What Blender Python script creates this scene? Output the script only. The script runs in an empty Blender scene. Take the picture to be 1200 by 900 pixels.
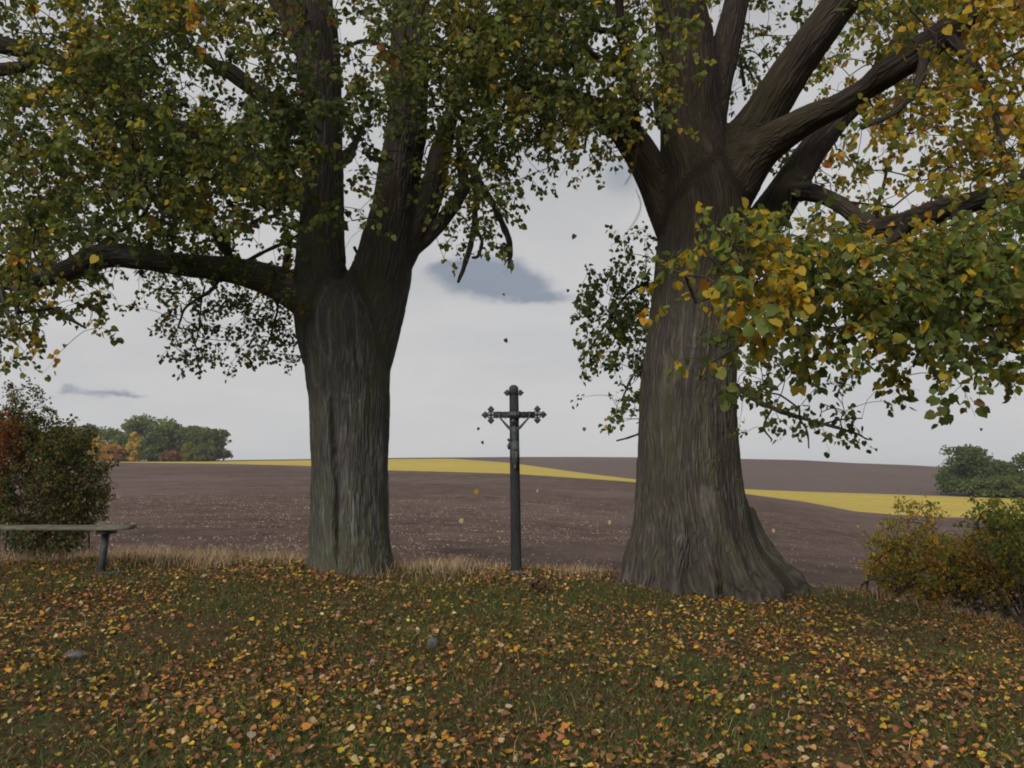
import bpy, math, random
import numpy as np
from mathutils import Vector, Matrix, noise as mnoise

# ------------------------------------------------------------------ camera, sky, sun, exposure
C = bpy.context.scene.collection
SC = bpy.context.scene
EYE = 1.6
PITCH = math.atan(110 / 933.0)
cam_data = bpy.data.cameras.new("camera")
cam_data.sensor_width = 36.0
cam_data.lens = 28.0
cam_data.clip_start = 0.05
cam_data.clip_end = 8000
cam = bpy.data.objects.new("camera", cam_data)
cam.location = (0, 0, EYE)
cam.rotation_euler = (math.pi / 2 + PITCH, 0, 0)
C.objects.link(cam)
SC.camera = cam

SUN_EL, SUN_AZ = 32.0, 208.0          # azimuth clockwise from +Y (the view); soft sun behind thin cloud
world = bpy.data.worlds.new("World")
SC.world = world
world.use_nodes = True


class NT:
    """small node-tree builder"""
    def __init__(s, nt):
        s.nt = nt
        nt.nodes.clear()

    def n(s, typ, ins=None, **kw):
        nd = s.nt.nodes.new(typ)
        for k, v in kw.items():
            setattr(nd, k, v)
        for k, v in (ins or {}).items():
            if isinstance(v, bpy.types.NodeSocket):
                s.nt.links.new(v, nd.inputs[k])
            else:
                nd.inputs[k].default_value = v
        return nd

    def m(s, op, a, b=0.0, c=None, clamp=False):
        ins = {0: a, 1: b}
        if c is not None:
            ins[2] = c
        return s.n('ShaderNodeMath', ins, operation=op, use_clamp=clamp).outputs[0]

    def mix(s, f, a, b, blend='MIX'):
        nd = s.n('ShaderNodeMix', data_type='RGBA', blend_type=blend)
        for sock, v in ((nd.inputs[0], f), (nd.inputs[6], a), (nd.inputs[7], b)):
            if isinstance(v, bpy.types.NodeSocket):
                s.nt.links.new(v, sock)
            else:
                sock.default_value = v if not isinstance(v, tuple) or len(v) == 4 else (*v, 1)
        return nd.outputs[2]

    def rng(s, v, a, b, c=0.0, d=1.0, smooth=False):
        nd = s.n('ShaderNodeMapRange', {0: v, 1: a, 2: b, 3: c, 4: d})
        if smooth:
            nd.interpolation_type = 'SMOOTHSTEP'
        return nd.outputs[0]

    def noise(s, vec, scale, detail=4, rough=0.55, dist=0.0):
        return s.n('ShaderNodeTexNoise', {'Vector': vec, 'Scale': scale, 'Detail': detail, 'Roughness': rough,
                                          'Distortion': dist}).outputs[0]

    def scl(s, vec, sc):
        return s.n('ShaderNodeVectorMath', {0: vec, 1: sc}, operation='MULTIPLY').outputs[0]


def build_sky():
    t = NT(world.node_tree)
    sky = t.n('ShaderNodeTexSky', sky_type='NISHITA', sun_disc=False)
    sky.sun_elevation = math.radians(SUN_EL)
    sky.sun_rotation = math.radians(SUN_AZ)
    sky.air_density = 1.0
    sky.dust_density = 2.0
    co = t.n('ShaderNodeTexCoord').outputs['Generated']
    sep = t.n('ShaderNodeSeparateXYZ', {0: co})
    X, Y, Z = sep.outputs
    el = t.m('ARCSINE', Z)
    az = t.m('ARCTAN2', X, Y)
    zz = t.m('MAXIMUM', t.m('ADD', Z, 0.12), 0.04)
    flat = t.n('ShaderNodeCombineXYZ', {0: t.m('DIVIDE', X, zz), 1: t.m('DIVIDE', Y, zz), 2: 0.0}).outputs[0]
    n1 = t.noise(flat, 0.75, 5, 0.55, 0.4)
    # cloud deck: pale grey, a little greyer and more uneven higher up
    lift = t.rng(el, 0.02, 0.75, 0.0, 1.0)
    pale = (6.15, 6.12, 6.12, 1)
    grey = (2.9, 3.1, 3.5, 1)
    f = t.m('MULTIPLY', t.rng(n1, 0.40, 0.68, 0.0, 1.0, True), t.m('MULTIPLY', lift, 1.5, clamp=True))
    f = t.m('MULTIPLY', f, 0.75)
    col = t.mix(f, pale, grey)
    col = t.mix(t.rng(t.noise(t.scl(co, (1, 1, 2.6)), 3.2, 5, 0.55, 0.5), 0.40, 0.66, 0.0, 0.20, True), col, (4.3, 4.5, 4.85, 1))
    # thin gaps showing the blue behind, only higher up
    gap = t.m('MULTIPLY', t.rng(t.noise(flat, 1.3, 4, 0.5, 0.6), 0.60, 0.74, 0.0, 0.55, True), t.rng(el, 0.22, 0.5))
    col = t.mix(gap, col, sky.outputs[0])
    # separate small darker clouds drifting below the deck, each a few soft lobes (azimuth, elevation, half sizes in radians)
    fld = None
    wx = t.m('MULTIPLY', t.m('SUBTRACT', t.noise(co, 26.0, 4, 0.6), 0.5), 0.030)
    wy = t.m('MULTIPLY', t.m('SUBTRACT', t.noise(t.scl(co, (1, 1, 1.7)), 37.0, 4, 0.6), 0.5), 0.022)
    for (a0, e0, w, h, st) in ((-.064, .250, .046, .018, .8), (-.028, .256, .052, .027, 1.0), (.010, .240, .052, .018, .95), (.046, .224, .036, .007, .8),
                               (-.094, .262, .026, .010, .5), (-.478, .094, .033, .0055, .75), (-.512, .097, .011, .0065, .5), (-.445, .092, .022, .0028, .5),
                               (.008, .343, .022, .012, .35), (.142, .375, .035, .03, .30), (-.325, .195, .014, .008, .5), (-.545, .50, .06, .035, .5), (.15, .36, .05, .04, .42), (.28, .44, .05, .05, .4), (-.20, .42, .06, .03, .3), (.24, .30, .03, .02, .2),
                               (.31, .50, .04, .05, .3)):
        da = t.m('DIVIDE', t.m('ADD', t.m('SUBTRACT', az, a0), wx), w)
        de = t.m('DIVIDE', t.m('ADD', t.m('SUBTRACT', el, e0), wy), h)
        g = t.m('MULTIPLY', t.m('EXPONENT', t.m('MULTIPLY', t.m('ADD', t.m('MULTIPLY', da, da), t.m('MULTIPLY', de, de)), -1.0)), st)
        fld = g if fld is None else t.m('ADD', fld, g)
    k = t.rng(fld, 0.16, 1.0, 0.0, 0.85, True)
    col = t.mix(k, col, (2.2, 2.65, 3.35, 1))
    bg = t.n('ShaderNodeBackground', {'Color': col, 'Strength': 0.1})
    out = t.n('ShaderNodeOutputWorld', {0: bg.outputs[0]})


build_sky()
sun_d = bpy.data.lights.new("sun", 'SUN')
sun_d.energy = 2.7
sun_d.angle = math.radians(26)
sun_d.color = (1.0, 0.93, 0.82)
sun = bpy.data.objects.new("sun", sun_d)
_a, _e = math.radians(SUN_AZ), math.radians(SUN_EL)
_dir = Vector((math.sin(_a) * math.cos(_e), math.cos(_a) * math.cos(_e), math.sin(_e)))
sun.rotation_euler = _dir.to_track_quat('Z', 'Y').to_euler()
C.objects.link(sun)
SC.view_settings.view_transform = 'Standard'
SC.view_settings.look = 'None'
SC.view_settings.exposure = 0.0
SC.view_settings.gamma = 1.0
SC.cycles.pixel_filter_type = 'BLACKMAN_HARRIS'
SC.cycles.filter_width = 1.9
SC.cycles.max_bounces = 6
SC.cycles.transparent_max_bounces = 4

rs = np.random.RandomState(7)
random.seed(7)
F_PX = 933.0
FW = Vector((0, math.cos(PITCH), math.sin(PITCH)))
UPV = Vector((0, -math.sin(PITCH), math.cos(PITCH)))


def P(px, py, d):
    """the point of the place at distance d (along +Y) that the photograph shows at (px, py)"""
    v = FW + Vector((1, 0, 0)) * ((px - 600) / F_PX) + UPV * (-(py - 450) / F_PX)
    v *= d / v.y
    return Vector((v.x, v.y, v.z + EYE))


def px_of(pts):
    q = np.asarray(pts) - np.array([0, 0, EYE])
    zc = q[:, 1] * FW.y + q[:, 2] * FW.z
    yc = q[:, 1] * UPV.y + q[:, 2] * UPV.z
    return 600 + F_PX * q[:, 0] / zc, 450 - F_PX * yc / zc, zc


def mpp(d):
    return d / F_PX


# ------------------------------------------------------------------ object helpers
def props(o, label=None, cat=None, group=None, kind=None):
    for k, v in (('label', label), ('category', cat), ('group', group), ('kind', kind)):
        if v:
            o[k] = v
    return o


def mesh_obj(name, verts, faces, mat, parent=None, colors=None, smooth=True, attrs=None):
    """verts (n,3) in world coordinates, faces: (m,3)/(m,4) array or list of such arrays"""
    verts = np.asarray(verts, dtype=np.float32)
    if parent is not None:
        verts = verts - np.array(parent.location, dtype=np.float32)
    if isinstance(faces, np.ndarray):
        faces = [faces]
    loops = np.concatenate([f.reshape(-1) for f in faces]).astype(np.int32)
    sizes = np.concatenate([np.full(len(f), f.shape[1], dtype=np.int32) for f in faces])
    starts = np.concatenate([[0], np.cumsum(sizes)[:-1]]).astype(np.int32)
    me = bpy.data.meshes.new(name)
    me.vertices.add(len(verts))
    me.vertices.foreach_set('co', verts.reshape(-1))
    me.loops.add(len(loops))
    me.loops.foreach_set('vertex_index', loops)
    me.polygons.add(len(sizes))
    me.polygons.foreach_set('loop_start', starts)
    me.polygons.foreach_set('loop_total', sizes)
    if smooth:
        me.polygons.foreach_set('use_smooth', np.ones(len(sizes), dtype=bool))
    if colors is not None:
        ca = me.color_attributes.new('tint', 'FLOAT_COLOR', 'POINT')
        c4 = np.ones((len(verts), 4), dtype=np.float32)
        c4[:, :3] = colors
        ca.data.foreach_set('color', c4.reshape(-1))
    for k, a in (attrs or {}).items():
        at = me.attributes.new(k, 'FLOAT_VECTOR', 'POINT')
        at.data.foreach_set('vector', np.asarray(a, dtype=np.float32).reshape(-1))
    me.update(calc_edges=True)
    me.validate()
    me.materials.append(mat)
    o = bpy.data.objects.new(name, me)
    C.objects.link(o)
    if parent is not None:
        o.parent = parent
    return o


def empty(name, loc, label, cat, group=None):
    o = bpy.data.objects.new(name, None)
    o.empty_display_size = 0.2
    o.location = loc
    C.objects.link(o)
    return props(o, label, cat, group)


class MB:
    """collects boxes, tubes and prisms for one mesh"""
    def __init__(s):
        s.v, s.t, s.q, s.n = [], [], [], 0

    def add(s, v, tris=None, quads=None):
        v = np.asarray(v, dtype=float).reshape(-1, 3)
        if tris is not None and len(tris):
            s.t.append(np.asarray(tris) + s.n)
        if quads is not None and len(quads):
            s.q.append(np.asarray(quads) + s.n)
        s.v.append(v)
        s.n += len(v)

    def box(s, c, size, rot=None):
        x, y, z = [k / 2 for k in size]
        v = np.array([(-x, -y, -z), (x, -y, -z), (x, y, -z), (-x, y, -z), (-x, -y, z), (x, -y, z), (x, y, z), (-x, y, z)])
        if rot is not None:
            v = v @ np.array(rot.to_3x3()).T
        s.add(v + np.array(c), quads=[(0, 3, 2, 1), (4, 5, 6, 7), (0, 1, 5, 4), (1, 2, 6, 5), (2, 3, 7, 6), (3, 0, 4, 7)])

    def tube(s, pts, rad, n=8, cap=True):
        v, q, t = tube_arrays(pts, rad, n, cap)
        s.add(v, t, q)

    def prism(s, outline, y0, y1, org=(0, 0, 0), bev=0.0):
        """outline [(x,z)] counter-clockwise seen from -Y, extruded from y0 to y1; fan from the centre"""
        o = np.array(outline)
        c = o.mean(0)
        n = len(o)
        rings = []
        for (yy, k) in ((y0, 1 - bev), (y0 + (y1 - y0) * .2, 1), (y1 - (y1 - y0) * .2, 1), (y1, 1 - bev)):
            r = c + (o - c) * k
            rings.append(np.stack([r[:, 0] + org[0], np.full(n, yy + org[1]), r[:, 1] + org[2]], 1))
        v = np.concatenate(rings + [[(c[0] + org[0], y0 + org[1], c[1] + org[2]), (c[0] + org[0], y1 + org[1], c[1] + org[2])]])
        q, t = [], []
        for k in range(3):
            for i in range(n):
                j = (i + 1) % n
                q.append((k * n + i, (k) * n + j, (k + 1) * n + j, (k + 1) * n + i))
        for i in range(n):
            j = (i + 1) % n
            t.append((4 * n, j, i))
            t.append((4 * n + 1, 3 * n + i, 3 * n + j))
        s.add(v, t, q)

    def arrays(s):
        f = []
        if s.q:
            f.append(np.concatenate(s.q))
        if s.t:
            f.append(np.concatenate(s.t))
        return np.concatenate(s.v), f

    def build(s, name, mat, parent=None, smooth=True, colors=None):
        v, f = s.arrays()
        return mesh_obj(name, v, f, mat, parent, smooth=smooth, colors=colors)


def frames(pts):
    pts = np.asarray(pts, dtype=float)
    tg = np.gradient(pts, axis=0)
    tg /= np.linalg.norm(tg, axis=1)[:, None] + 1e-9
    a = np.array([0, -1.0, 0]) if abs(tg[0][1]) < 0.9 else np.array([1.0, 0, 0])
    A, B = [], []
    for t in tg:
        a = a - t * np.dot(a, t)
        a = a / (np.linalg.norm(a) + 1e-9)
        A.append(a)
        B.append(np.cross(t, a))
    return tg, np.array(A), np.array(B)


def tube_arrays(pts, rad, n=8, cap=True):
    pts = np.asarray(pts, dtype=float)
    rad = np.broadcast_to(np.asarray(rad, dtype=float), (len(pts),))
    tg, A, B = frames(pts)
    th = np.arange(n) * 2 * math.pi / n
    ring = A[:, None, :] * np.cos(th)[None, :, None] + B[:, None, :] * np.sin(th)[None, :, None]
    v = (pts[:, None, :] + ring * rad[:, None, None]).reshape(-1, 3)
    m = len(pts)
    i, j = np.meshgrid(np.arange(m - 1), np.arange(n), indexing='ij')
    a = i * n + j
    b = i * n + (j + 1) % n
    q = np.stack([a, b, b + n, a + n], -1).reshape(-1, 4)
    t = np.zeros((0, 3), dtype=int)
    if cap:
        v = np.concatenate([v, [pts[0] - tg[0] * rad[0] * 0.4, pts[-1] + tg[-1] * rad[-1] * 0.4]])
        k = np.arange(n)
        t = np.concatenate([np.stack([(k + 1) % n, k, np.full(n, m * n)], 1),
                            np.stack([(m - 1) * n + k, (m - 1) * n + (k + 1) % n, np.full(n, m * n + 1)], 1)])
    return v, q, t


def catmull(p, sub=6):
    p = np.asarray(p, dtype=float)
    if len(p) < 3:
        tt = np.linspace(0, 1, sub + 1)[:, None]
        return p[0] * (1 - tt) + p[1] * tt
    e = np.concatenate([[2 * p[0] - p[1]], p, [2 * p[-1] - p[-2]]])
    out = []
    for i in range(1, len(e) - 2):
        for k in range(sub):
            t = k / sub
            a, b, c, d = e[i - 1], e[i], e[i + 1], e[i + 2]
            out.append(0.5 * ((2 * b) + (-a + c) * t + (2 * a - 5 * b + 4 * c - d) * t * t + (-a + 3 * b - 3 * c + d) * t ** 3))
    out.append(p[-1])
    return np.array(out)


def fbm(v, sc, octv=4):
    return mnoise.fractal(Vector(v) * sc, 0.9, 2.1, octv)


# vectorised value noise (numpy), for many points
def vnoise(p, seed=0):
    p = np.asarray(p, dtype=float)
    i = np.floor(p).astype(np.int64)
    f = p - i
    f = f * f * (3 - 2 * f)
    out = 0
    for dx in (0, 1):
        for dy in (0, 1):
            for dz in (0, 1):
                h = (i[:, 0] + dx) * 374761393 + (i[:, 1] + dy) * 668265263 + (i[:, 2] + dz) * 2147483647 + seed * 974711
                h = (h ^ (h >> 13)) * 1274126177
                h = (h ^ (h >> 16)) & 0xffff
                w = (f[:, 0] if dx else 1 - f[:, 0]) * (f[:, 1] if dy else 1 - f[:, 1]) * (f[:, 2] if dz else 1 - f[:, 2])
                out = out + w * (h / 65535.0)
    return out * 2 - 1


def vfbm(p, octv=4, seed=0, gain=0.5):
    p = np.asarray(p, dtype=float)
    s, a = 0, 1.0
    for k in range(octv):
        s = s + a * vnoise(p, seed + k)
        p = p * 2.03 + 11.7
        a *= gain
    return s


# ------------------------------------------------------------------ materials
def new_mat(name):
    m = bpy.data.materials.new(name)
    m.use_nodes = True
    return m, NT(m.node_tree)


def principled(t, col, rough=0.9, spec=0.2, bump=None, bstr=0.5, bdist=0.02, metal=0.0):
    p = t.n('ShaderNodeBsdfPrincipled', {'Base Color': col, 'Roughness': rough, 'Specular IOR Level': spec, 'Metallic': metal})
    if bump is not None:
        b = t.n('ShaderNodeBump', {'Height': bump, 'Strength': bstr, 'Distance': bdist})
        t.nt.links.new(b.outputs[0], p.inputs['Normal'])
    t.n('ShaderNodeOutputMaterial', {0: p.outputs[0]})
    return p


def mat_bark(name, base, dark, green, gscale=1.0):
    m, t = new_mat(name)
    v = t.n('ShaderNodeAttribute', attribute_name='bark').outputs['Vector']
    obj = t.n('ShaderNodeTexCoord').outputs['Object']
    w = t.noise(v, 1.6, 3, 0.5)
    vd = t.n('ShaderNodeVectorMath', {0: v, 1: t.n('ShaderNodeCombineXYZ', {0: t.m('MULTIPLY', w, 0.22), 1: t.m('MULTIPLY', w, 0.18), 2: 0.0}).outputs[0]}, operation='ADD').outputs[0]
    f1 = t.n('ShaderNodeTexVoronoi', {'Randomness': 1.0, 'Vector': t.scl(vd, (26, 26, 2.0)), 'Scale': 1.0}, feature='DISTANCE_TO_EDGE').outputs[0]
    ridge = t.rng(f1, 0.0, 0.35, 0.0, 1.0, True)
    f2 = t.noise(t.scl(vd, (46, 46, 4.5)), 1.0, 5, 0.65)
    f3 = t.noise(t.scl(vd, (9, 9, 1.2)), 1.0, 4, 0.6)
    h = t.m('ADD', t.m('MULTIPLY', ridge, 0.55), t.m('ADD', t.m('MULTIPLY', f2, 0.6), t.m('MULTIPLY', f3, 0.5)))
    col = t.mix(t.rng(f2, 0.35, 0.68), tuple(d_ * .9 + b_ * .1 for d_, b_ in zip(dark, base)) + (1,), (*base, 1))
    col = t.mix(t.m('MULTIPLY', t.rng(ridge, 0.0, 0.8, 1.0, 0.0), 0.5), col, (dark[0] * .55, dark[1] * .5, dark[2] * .5, 1))
    big = t.m('ADD', t.m('MULTIPLY', t.noise(t.scl(v, (6, 6, .5)), 1.0, 4, 0.6, 0.3), 0.6), t.m('MULTIPLY', t.noise(obj, 1.1, 3, 0.6), 0.4))
    col = t.mix(t.m('MULTIPLY', t.rng(big, 0.44, 0.58, 0, 1, True), 0.5 * gscale), col, (*green, 1))
    big2 = t.noise(t.scl(v, (8, 8, 1.1)), 1.0, 4, 0.65, 0.6)
    col = t.mix(t.m('MULTIPLY', t.rng(big2, 0.54, 0.68, 0, 1, True), 0.5), col, (base[0] * 1.5, base[1] * 1.5, base[2] * 1.55, 1))
    # the smoother bark of the limbs is darker and browner than the lichen-grey bole; their backlit darkness is painted in too, by height
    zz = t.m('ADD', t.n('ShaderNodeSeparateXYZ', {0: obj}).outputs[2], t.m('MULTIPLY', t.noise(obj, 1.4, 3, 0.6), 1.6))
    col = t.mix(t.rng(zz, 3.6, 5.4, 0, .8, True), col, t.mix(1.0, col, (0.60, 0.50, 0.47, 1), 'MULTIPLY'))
    principled(t, col, 0.93, 0.12, h, 0.85, 0.028)
    return m


M = {}
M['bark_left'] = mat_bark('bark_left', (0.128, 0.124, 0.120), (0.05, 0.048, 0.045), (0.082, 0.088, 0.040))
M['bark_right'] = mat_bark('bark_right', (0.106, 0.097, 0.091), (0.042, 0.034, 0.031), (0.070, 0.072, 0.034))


def mat_leaf(name, trans=0.5, gloss=0.2, tt=(1.3, 1.32, 0.6)):
    m, t = new_mat(name)
    a = t.n('ShaderNodeAttribute', attribute_name='tint').outputs['Color']
    obj = t.n('ShaderNodeTexCoord').outputs['Object']
    nz = t.noise(obj, 22, 3, 0.6)
    col = t.mix(1.0, a, t.mix(t.rng(nz, 0.3, 0.7), (0.72, 0.72, 0.72, 1), (1.2, 1.16, 1.1, 1)), 'MULTIPLY')
    p = t.n('ShaderNodeBsdfPrincipled', {'Base Color': col, 'Roughness': 0.6, 'Specular IOR Level': gloss})
    tr = t.n('ShaderNodeBsdfTranslucent', {'Color': t.mix(1.0, col, (*tt, 1), 'MULTIPLY')})
    mx = t.n('ShaderNodeMixShader', {0: trans, 1: p.outputs[0], 2: tr.outputs[0]})
    t.n('ShaderNodeOutputMaterial', {0: mx.outputs[0]})
    return m


M['leaf'] = mat_leaf('leaf_blade')
M['fallen'] = mat_leaf('fallen_leaf_blade', 0.12, 0.2, (1.15, 1.05, .8))
M['grass'] = mat_leaf('grass_blade', 0.25, 0.15, (1.05, 1.0, .9))


def mat_simple(name, a, b, scale, rough=0.9, bstr=0.5, bdist=0.01, stretch=(1, 1, 1), spec=0.2, metal=0.0):
    m, t = new_mat(name)
    obj = t.scl(t.n('ShaderNodeTexCoord').outputs['Object'], stretch)
    nz = t.noise(obj, scale, 6, 0.62)
    n2 = t.noise(obj, scale * 0.17, 3, 0.5)
    f = t.m('ADD', t.m('MULTIPLY', nz, 0.7), t.m('MULTIPLY', n2, 0.3))
    col = t.mix(t.rng(f, 0.38, 0.62), (*a, 1), (*b, 1))
    principled(t, col, rough, spec, nz, bstr, bdist, metal)
    return m


M['twig'] = mat_simple('twig_bark', (0.035, 0.026, 0.022), (0.08, 0.062, 0.05), 30)
M['wood'] = mat_simple('weathered_bench_wood', (0.06, 0.06, 0.045), (0.165, 0.16, 0.12), 14, stretch=(0.6, 3, 3), bstr=0.8)
M['post'] = mat_simple('dark_painted_post', (0.012, 0.014, 0.017), (0.035, 0.038, 0.042), 24, rough=0.7, bstr=0.4, stretch=(3, 3, .6))
M['iron'] = mat_simple('cast_iron', (0.02, 0.026, 0.028), (0.05, 0.058, 0.058), 30, rough=0.65, spec=0.4)
M['zinc'] = mat_simple('grey_painted_casting', (0.032, 0.042, 0.044), (0.075, 0.09, 0.092), 26, rough=0.65, spec=0.35)
M['letter'] = mat_simple('pale_lettering', (0.10, 0.115, 0.115), (0.2, 0.22, 0.22), 26, rough=0.6)
M['leg'] = mat_simple('bench_leg_paint', (0.035, 0.036, 0.045), (0.075, 0.075, 0.085), 20, rough=0.7)
M['stone'] = mat_simple('dark_stone', (0.05, 0.052, 0.058), (0.12, 0.12, 0.125), 18)
M['dry'] = mat_simple('dry_stalk', (0.05, 0.03, 0.02), (0.14, 0.08, 0.05), 20)
M['straw'] = mat_simple('pale_straw', (0.32, 0.25, 0.17), (0.62, 0.52, 0.38), 3)


def mat_bank():
    m, t = new_mat('bank_turf')
    o = t.n('ShaderNodeTexCoord').outputs['Object']
    a = t.noise(o, 1.1, 4, 0.6)
    b = t.noise(o, 26, 5, 0.7)
    c = t.noise(o, 5.5, 4, 0.6)
    green = t.mix(t.rng(b, .35, .65), (0.035, 0.048, 0.018, 1), (0.085, 0.10, 0.036, 1))
    brown = t.mix(t.rng(b, .35, .65), (0.040, 0.024, 0.014, 1), (0.14, 0.085, 0.045, 1))
    f = t.m('ADD', t.m('MULTIPLY', a, .6), t.m('MULTIPLY', c, .4))
    col = t.mix(t.rng(f, .42, .58), green, brown)
    principled(t, col, 0.95, 0.1, t.m('ADD', b, t.m('MULTIPLY', c, 1.5)), 0.9, 0.04)
    return m


def mat_soil(name, lo, hi, pale, speck):
    m, t = new_mat(name)
    o = t.n('ShaderNodeTexCoord').outputs['Object']
    far = t.noise(t.scl(o, (0.03, 0.03, 0.0)), 1.0, 4, 0.6)
    mid = t.noise(t.scl(o, (0.5, 0.45, 1)), 1.0, 6, 0.7)
    fine = t.noise(t.scl(o, (4.0, 6.0, 3)), 1.0, 8, 0.85)
    # drill rows following the slope
    sep = t.n('ShaderNodeSeparateXYZ', {0: o})
    rowc = t.m('ADD', t.m('MULTIPLY', sep.outputs[0], 0.35), t.m('ADD', sep.outputs[1], t.m('MULTIPLY', mid, 1.2)))
    row = t.m('SINE', t.m('MULTIPLY', rowc, 2.3))
    f = t.m('ADD', t.m('MULTIPLY', mid, .33), t.m('ADD', t.m('MULTIPLY', fine, .52), t.m('MULTIPLY', far, .15)))
    f = t.m('ADD', f, t.m('MULTIPLY', row, 0.008))
    col = t.mix(t.rng(f, .42, .59), (*lo, 1), (*hi, 1))
    col = t.mix(t.m('MULTIPLY', t.rng(far, .45, .65, 0, 1, True), .5), col, (*pale, 1))
    sp = t.noise(t.scl(o, (1.7, 5.5, 1)), 1.0, 5, 0.8)
    sp2 = t.noise(t.scl(o, (0.12, 0.5, 1)), 1.0, 3, 0.6)
    k = t.m('MULTIPLY', t.rng(sp, .60, .72), t.rng(sp2, .42, .6, 0.15, 1.0))
    col = t.mix(t.m('MULTIPLY', k, speck), col, (0.42, 0.31, 0.22, 1))
    principled(t, col, 0.95, 0.08, f, 0.8, 0.25)
    return m


M['bank'] = mat_bank()
M['soil'] = mat_soil('ploughed_soil', (0.054, 0.036, 0.030), (0.172, 0.118, 0.099), (0.160, 0.116, 0.102), 0.55)
M['soil2'] = mat_soil('far_ploughed_soil', (0.10, 0.074, 0.067), (0.165, 0.123, 0.113), (0.14, 0.105, 0.096), 0.12)


def mat_crop():
    m, t = new_mat('flowering_crop')
    o = t.n('ShaderNodeTexCoord').outputs['Object']
    a = t.noise(t.scl(o, (0.02, 0.07, 0)), 1.0, 4, 0.6)
    b = t.noise(t.scl(o, (0.5, 1.3, 1)), 1.0, 5, 0.7)
    sep = t.n('ShaderNodeSeparateXYZ', {0: o})
    tr = t.m('SINE', t.m('MULTIPLY', t.m('ADD', sep.outputs[1], t.m('MULTIPLY', sep.outputs[0], .22)), .55))
    tr = t.rng(tr, .93, 1.0, 0, .35)
    col = t.mix(t.rng(b, .3, .7), (0.38, 0.29, 0.05, 1), (0.56, 0.43, 0.10, 1))
    col = t.mix(t.rng(a, .42, .62, 0, .7), col, (0.37, 0.31, 0.10, 1))
    col = t.mix(tr, col, (0.22, 0.19, 0.06, 1))
    principled(t, col, 0.95, 0.05, b, 0.5, 0.3)
    return m


M['crop'] = mat_crop()

# ------------------------------------------------------------------ terrain
_ex = np.array([-60, -9, -6.17, -3.1, 0, 1.6, 3.7, 4.3, 5.1, 6.2, 9, 20, 80.])
_ez = np.array([0.72, 0.68, 0.63, 0.63, 0.51, 0.46, 0.30, 0.21, 0.04, -0.14, -0.35, -0.8, -2.0])


def sstep(a, b, x):
    t = np.clip((x - a) / (b - a), 0, 1)
    return t * t * (3 - 2 * t)


def bank_z(x, y, rough=True):
    """height of the grassy bank that the trees stand on"""
    x = np.asarray(x, dtype=float)
    y = np.asarray(y, dtype=float)
    e = np.interp(x, _ex, _ez)
    z = e * np.clip(y / 9.6, 0, 1.0)
    z = np.where(y < 0, e * 0.0, z)
    z = z + (-2.1 - 0.012 * np.clip(x, 0, 60) - e) * sstep(9.4, 14.5, y)
    if rough:
        pp = np.stack([x, y, np.zeros_like(x)], -1).reshape(-1, 3)
        z = z + (vfbm(pp * 0.9, 4, 3) * 0.035 + vfbm(pp * 5, 3, 9) * 0.012).reshape(x.shape)
    return z


def ground_at(x, y):
    return float(bank_z(np.array([x]), np.array([y]))[0])


def axis(segs):
    out = [np.linspace(a, b, n, endpoint=False) for a, b, n in segs]
    return np.concatenate(out + [[segs[-1][1]]])


def grid_obj(name, XX, YY, ZZ, mat):
    n, m = XX.shape
    v = np.stack([XX, YY, ZZ], -1).reshape(-1, 3)
    i, j = np.meshgrid(np.arange(n - 1), np.arange(m - 1), indexing='ij')
    a = i * m + j
    q = np.stack([a, a + m, a + m + 1, a + 1], -1).reshape(-1, 4)
    return mesh_obj(name, v, q, mat)


gx = axis([(-900, -60, 14), (-60, -12, 24), (-12, 12, 300), (12, 60, 24), (60, 900, 14)])
gy = axis([(-900, -40, 14), (-40, 2, 20), (2, 11, 150), (11, 14.5, 24)])
GX, GY = np.meshgrid(gx, gy, indexing='ij')
ground = grid_obj('ground', GX, GY, bank_z(GX, GY), M['bank'])
props(ground, kind='structure')

_px = np.array([-900, -600, 100, 260, 365, 450, 530, 600, 680, 745, 865, 940, 1000, 1060, 1130, 1300, 1800, 2200.])
_e1y = [541.4, 541.4, 541.5, 543.3, 546, 551, 553, 555, 560.5, 565, 578, 588, 599.7, 604, 607, 612, 620, 622]
_e2y = [541.3, 541.3, 541.3, 540.8, 539.3, 538.2, 537.6, 542.5, 554, 562, 573, 576, 578, 580, 582.5, 588, 600, 602]
_cry = [540.6, 540.6, 540.6, 540.2, 538.8, 537.6, 537, 536, 536, 536.3, 538, 539.5, 543, 545, 549, 560, 590, 592]
_e1d = [240, 240, 240, 220, 200, 180, 165, 155, 145, 138, 122, 116, 110, 106, 104, 100, 95, 95]
_e2d = [250, 250, 250, 250, 250, 250, 245, 235, 190, 175, 165, 165, 165, 165, 165, 160, 150, 150]
_y20 = [655, 655, 656, 657, 659, 661, 664, 665, 668, 670, 680, 688, 694, 698, 703, 706, 710, 712]
_y60 = [588, 588, 588, 588, 588, 589, 590, 592, 597, 601, 612, 621, 630, 635, 640, 644, 650, 650]
_y130 = None


def _z(px, py, d):
    return np.array([P(a, b, c).z for a, b, c in zip(px, py, d)])


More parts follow.
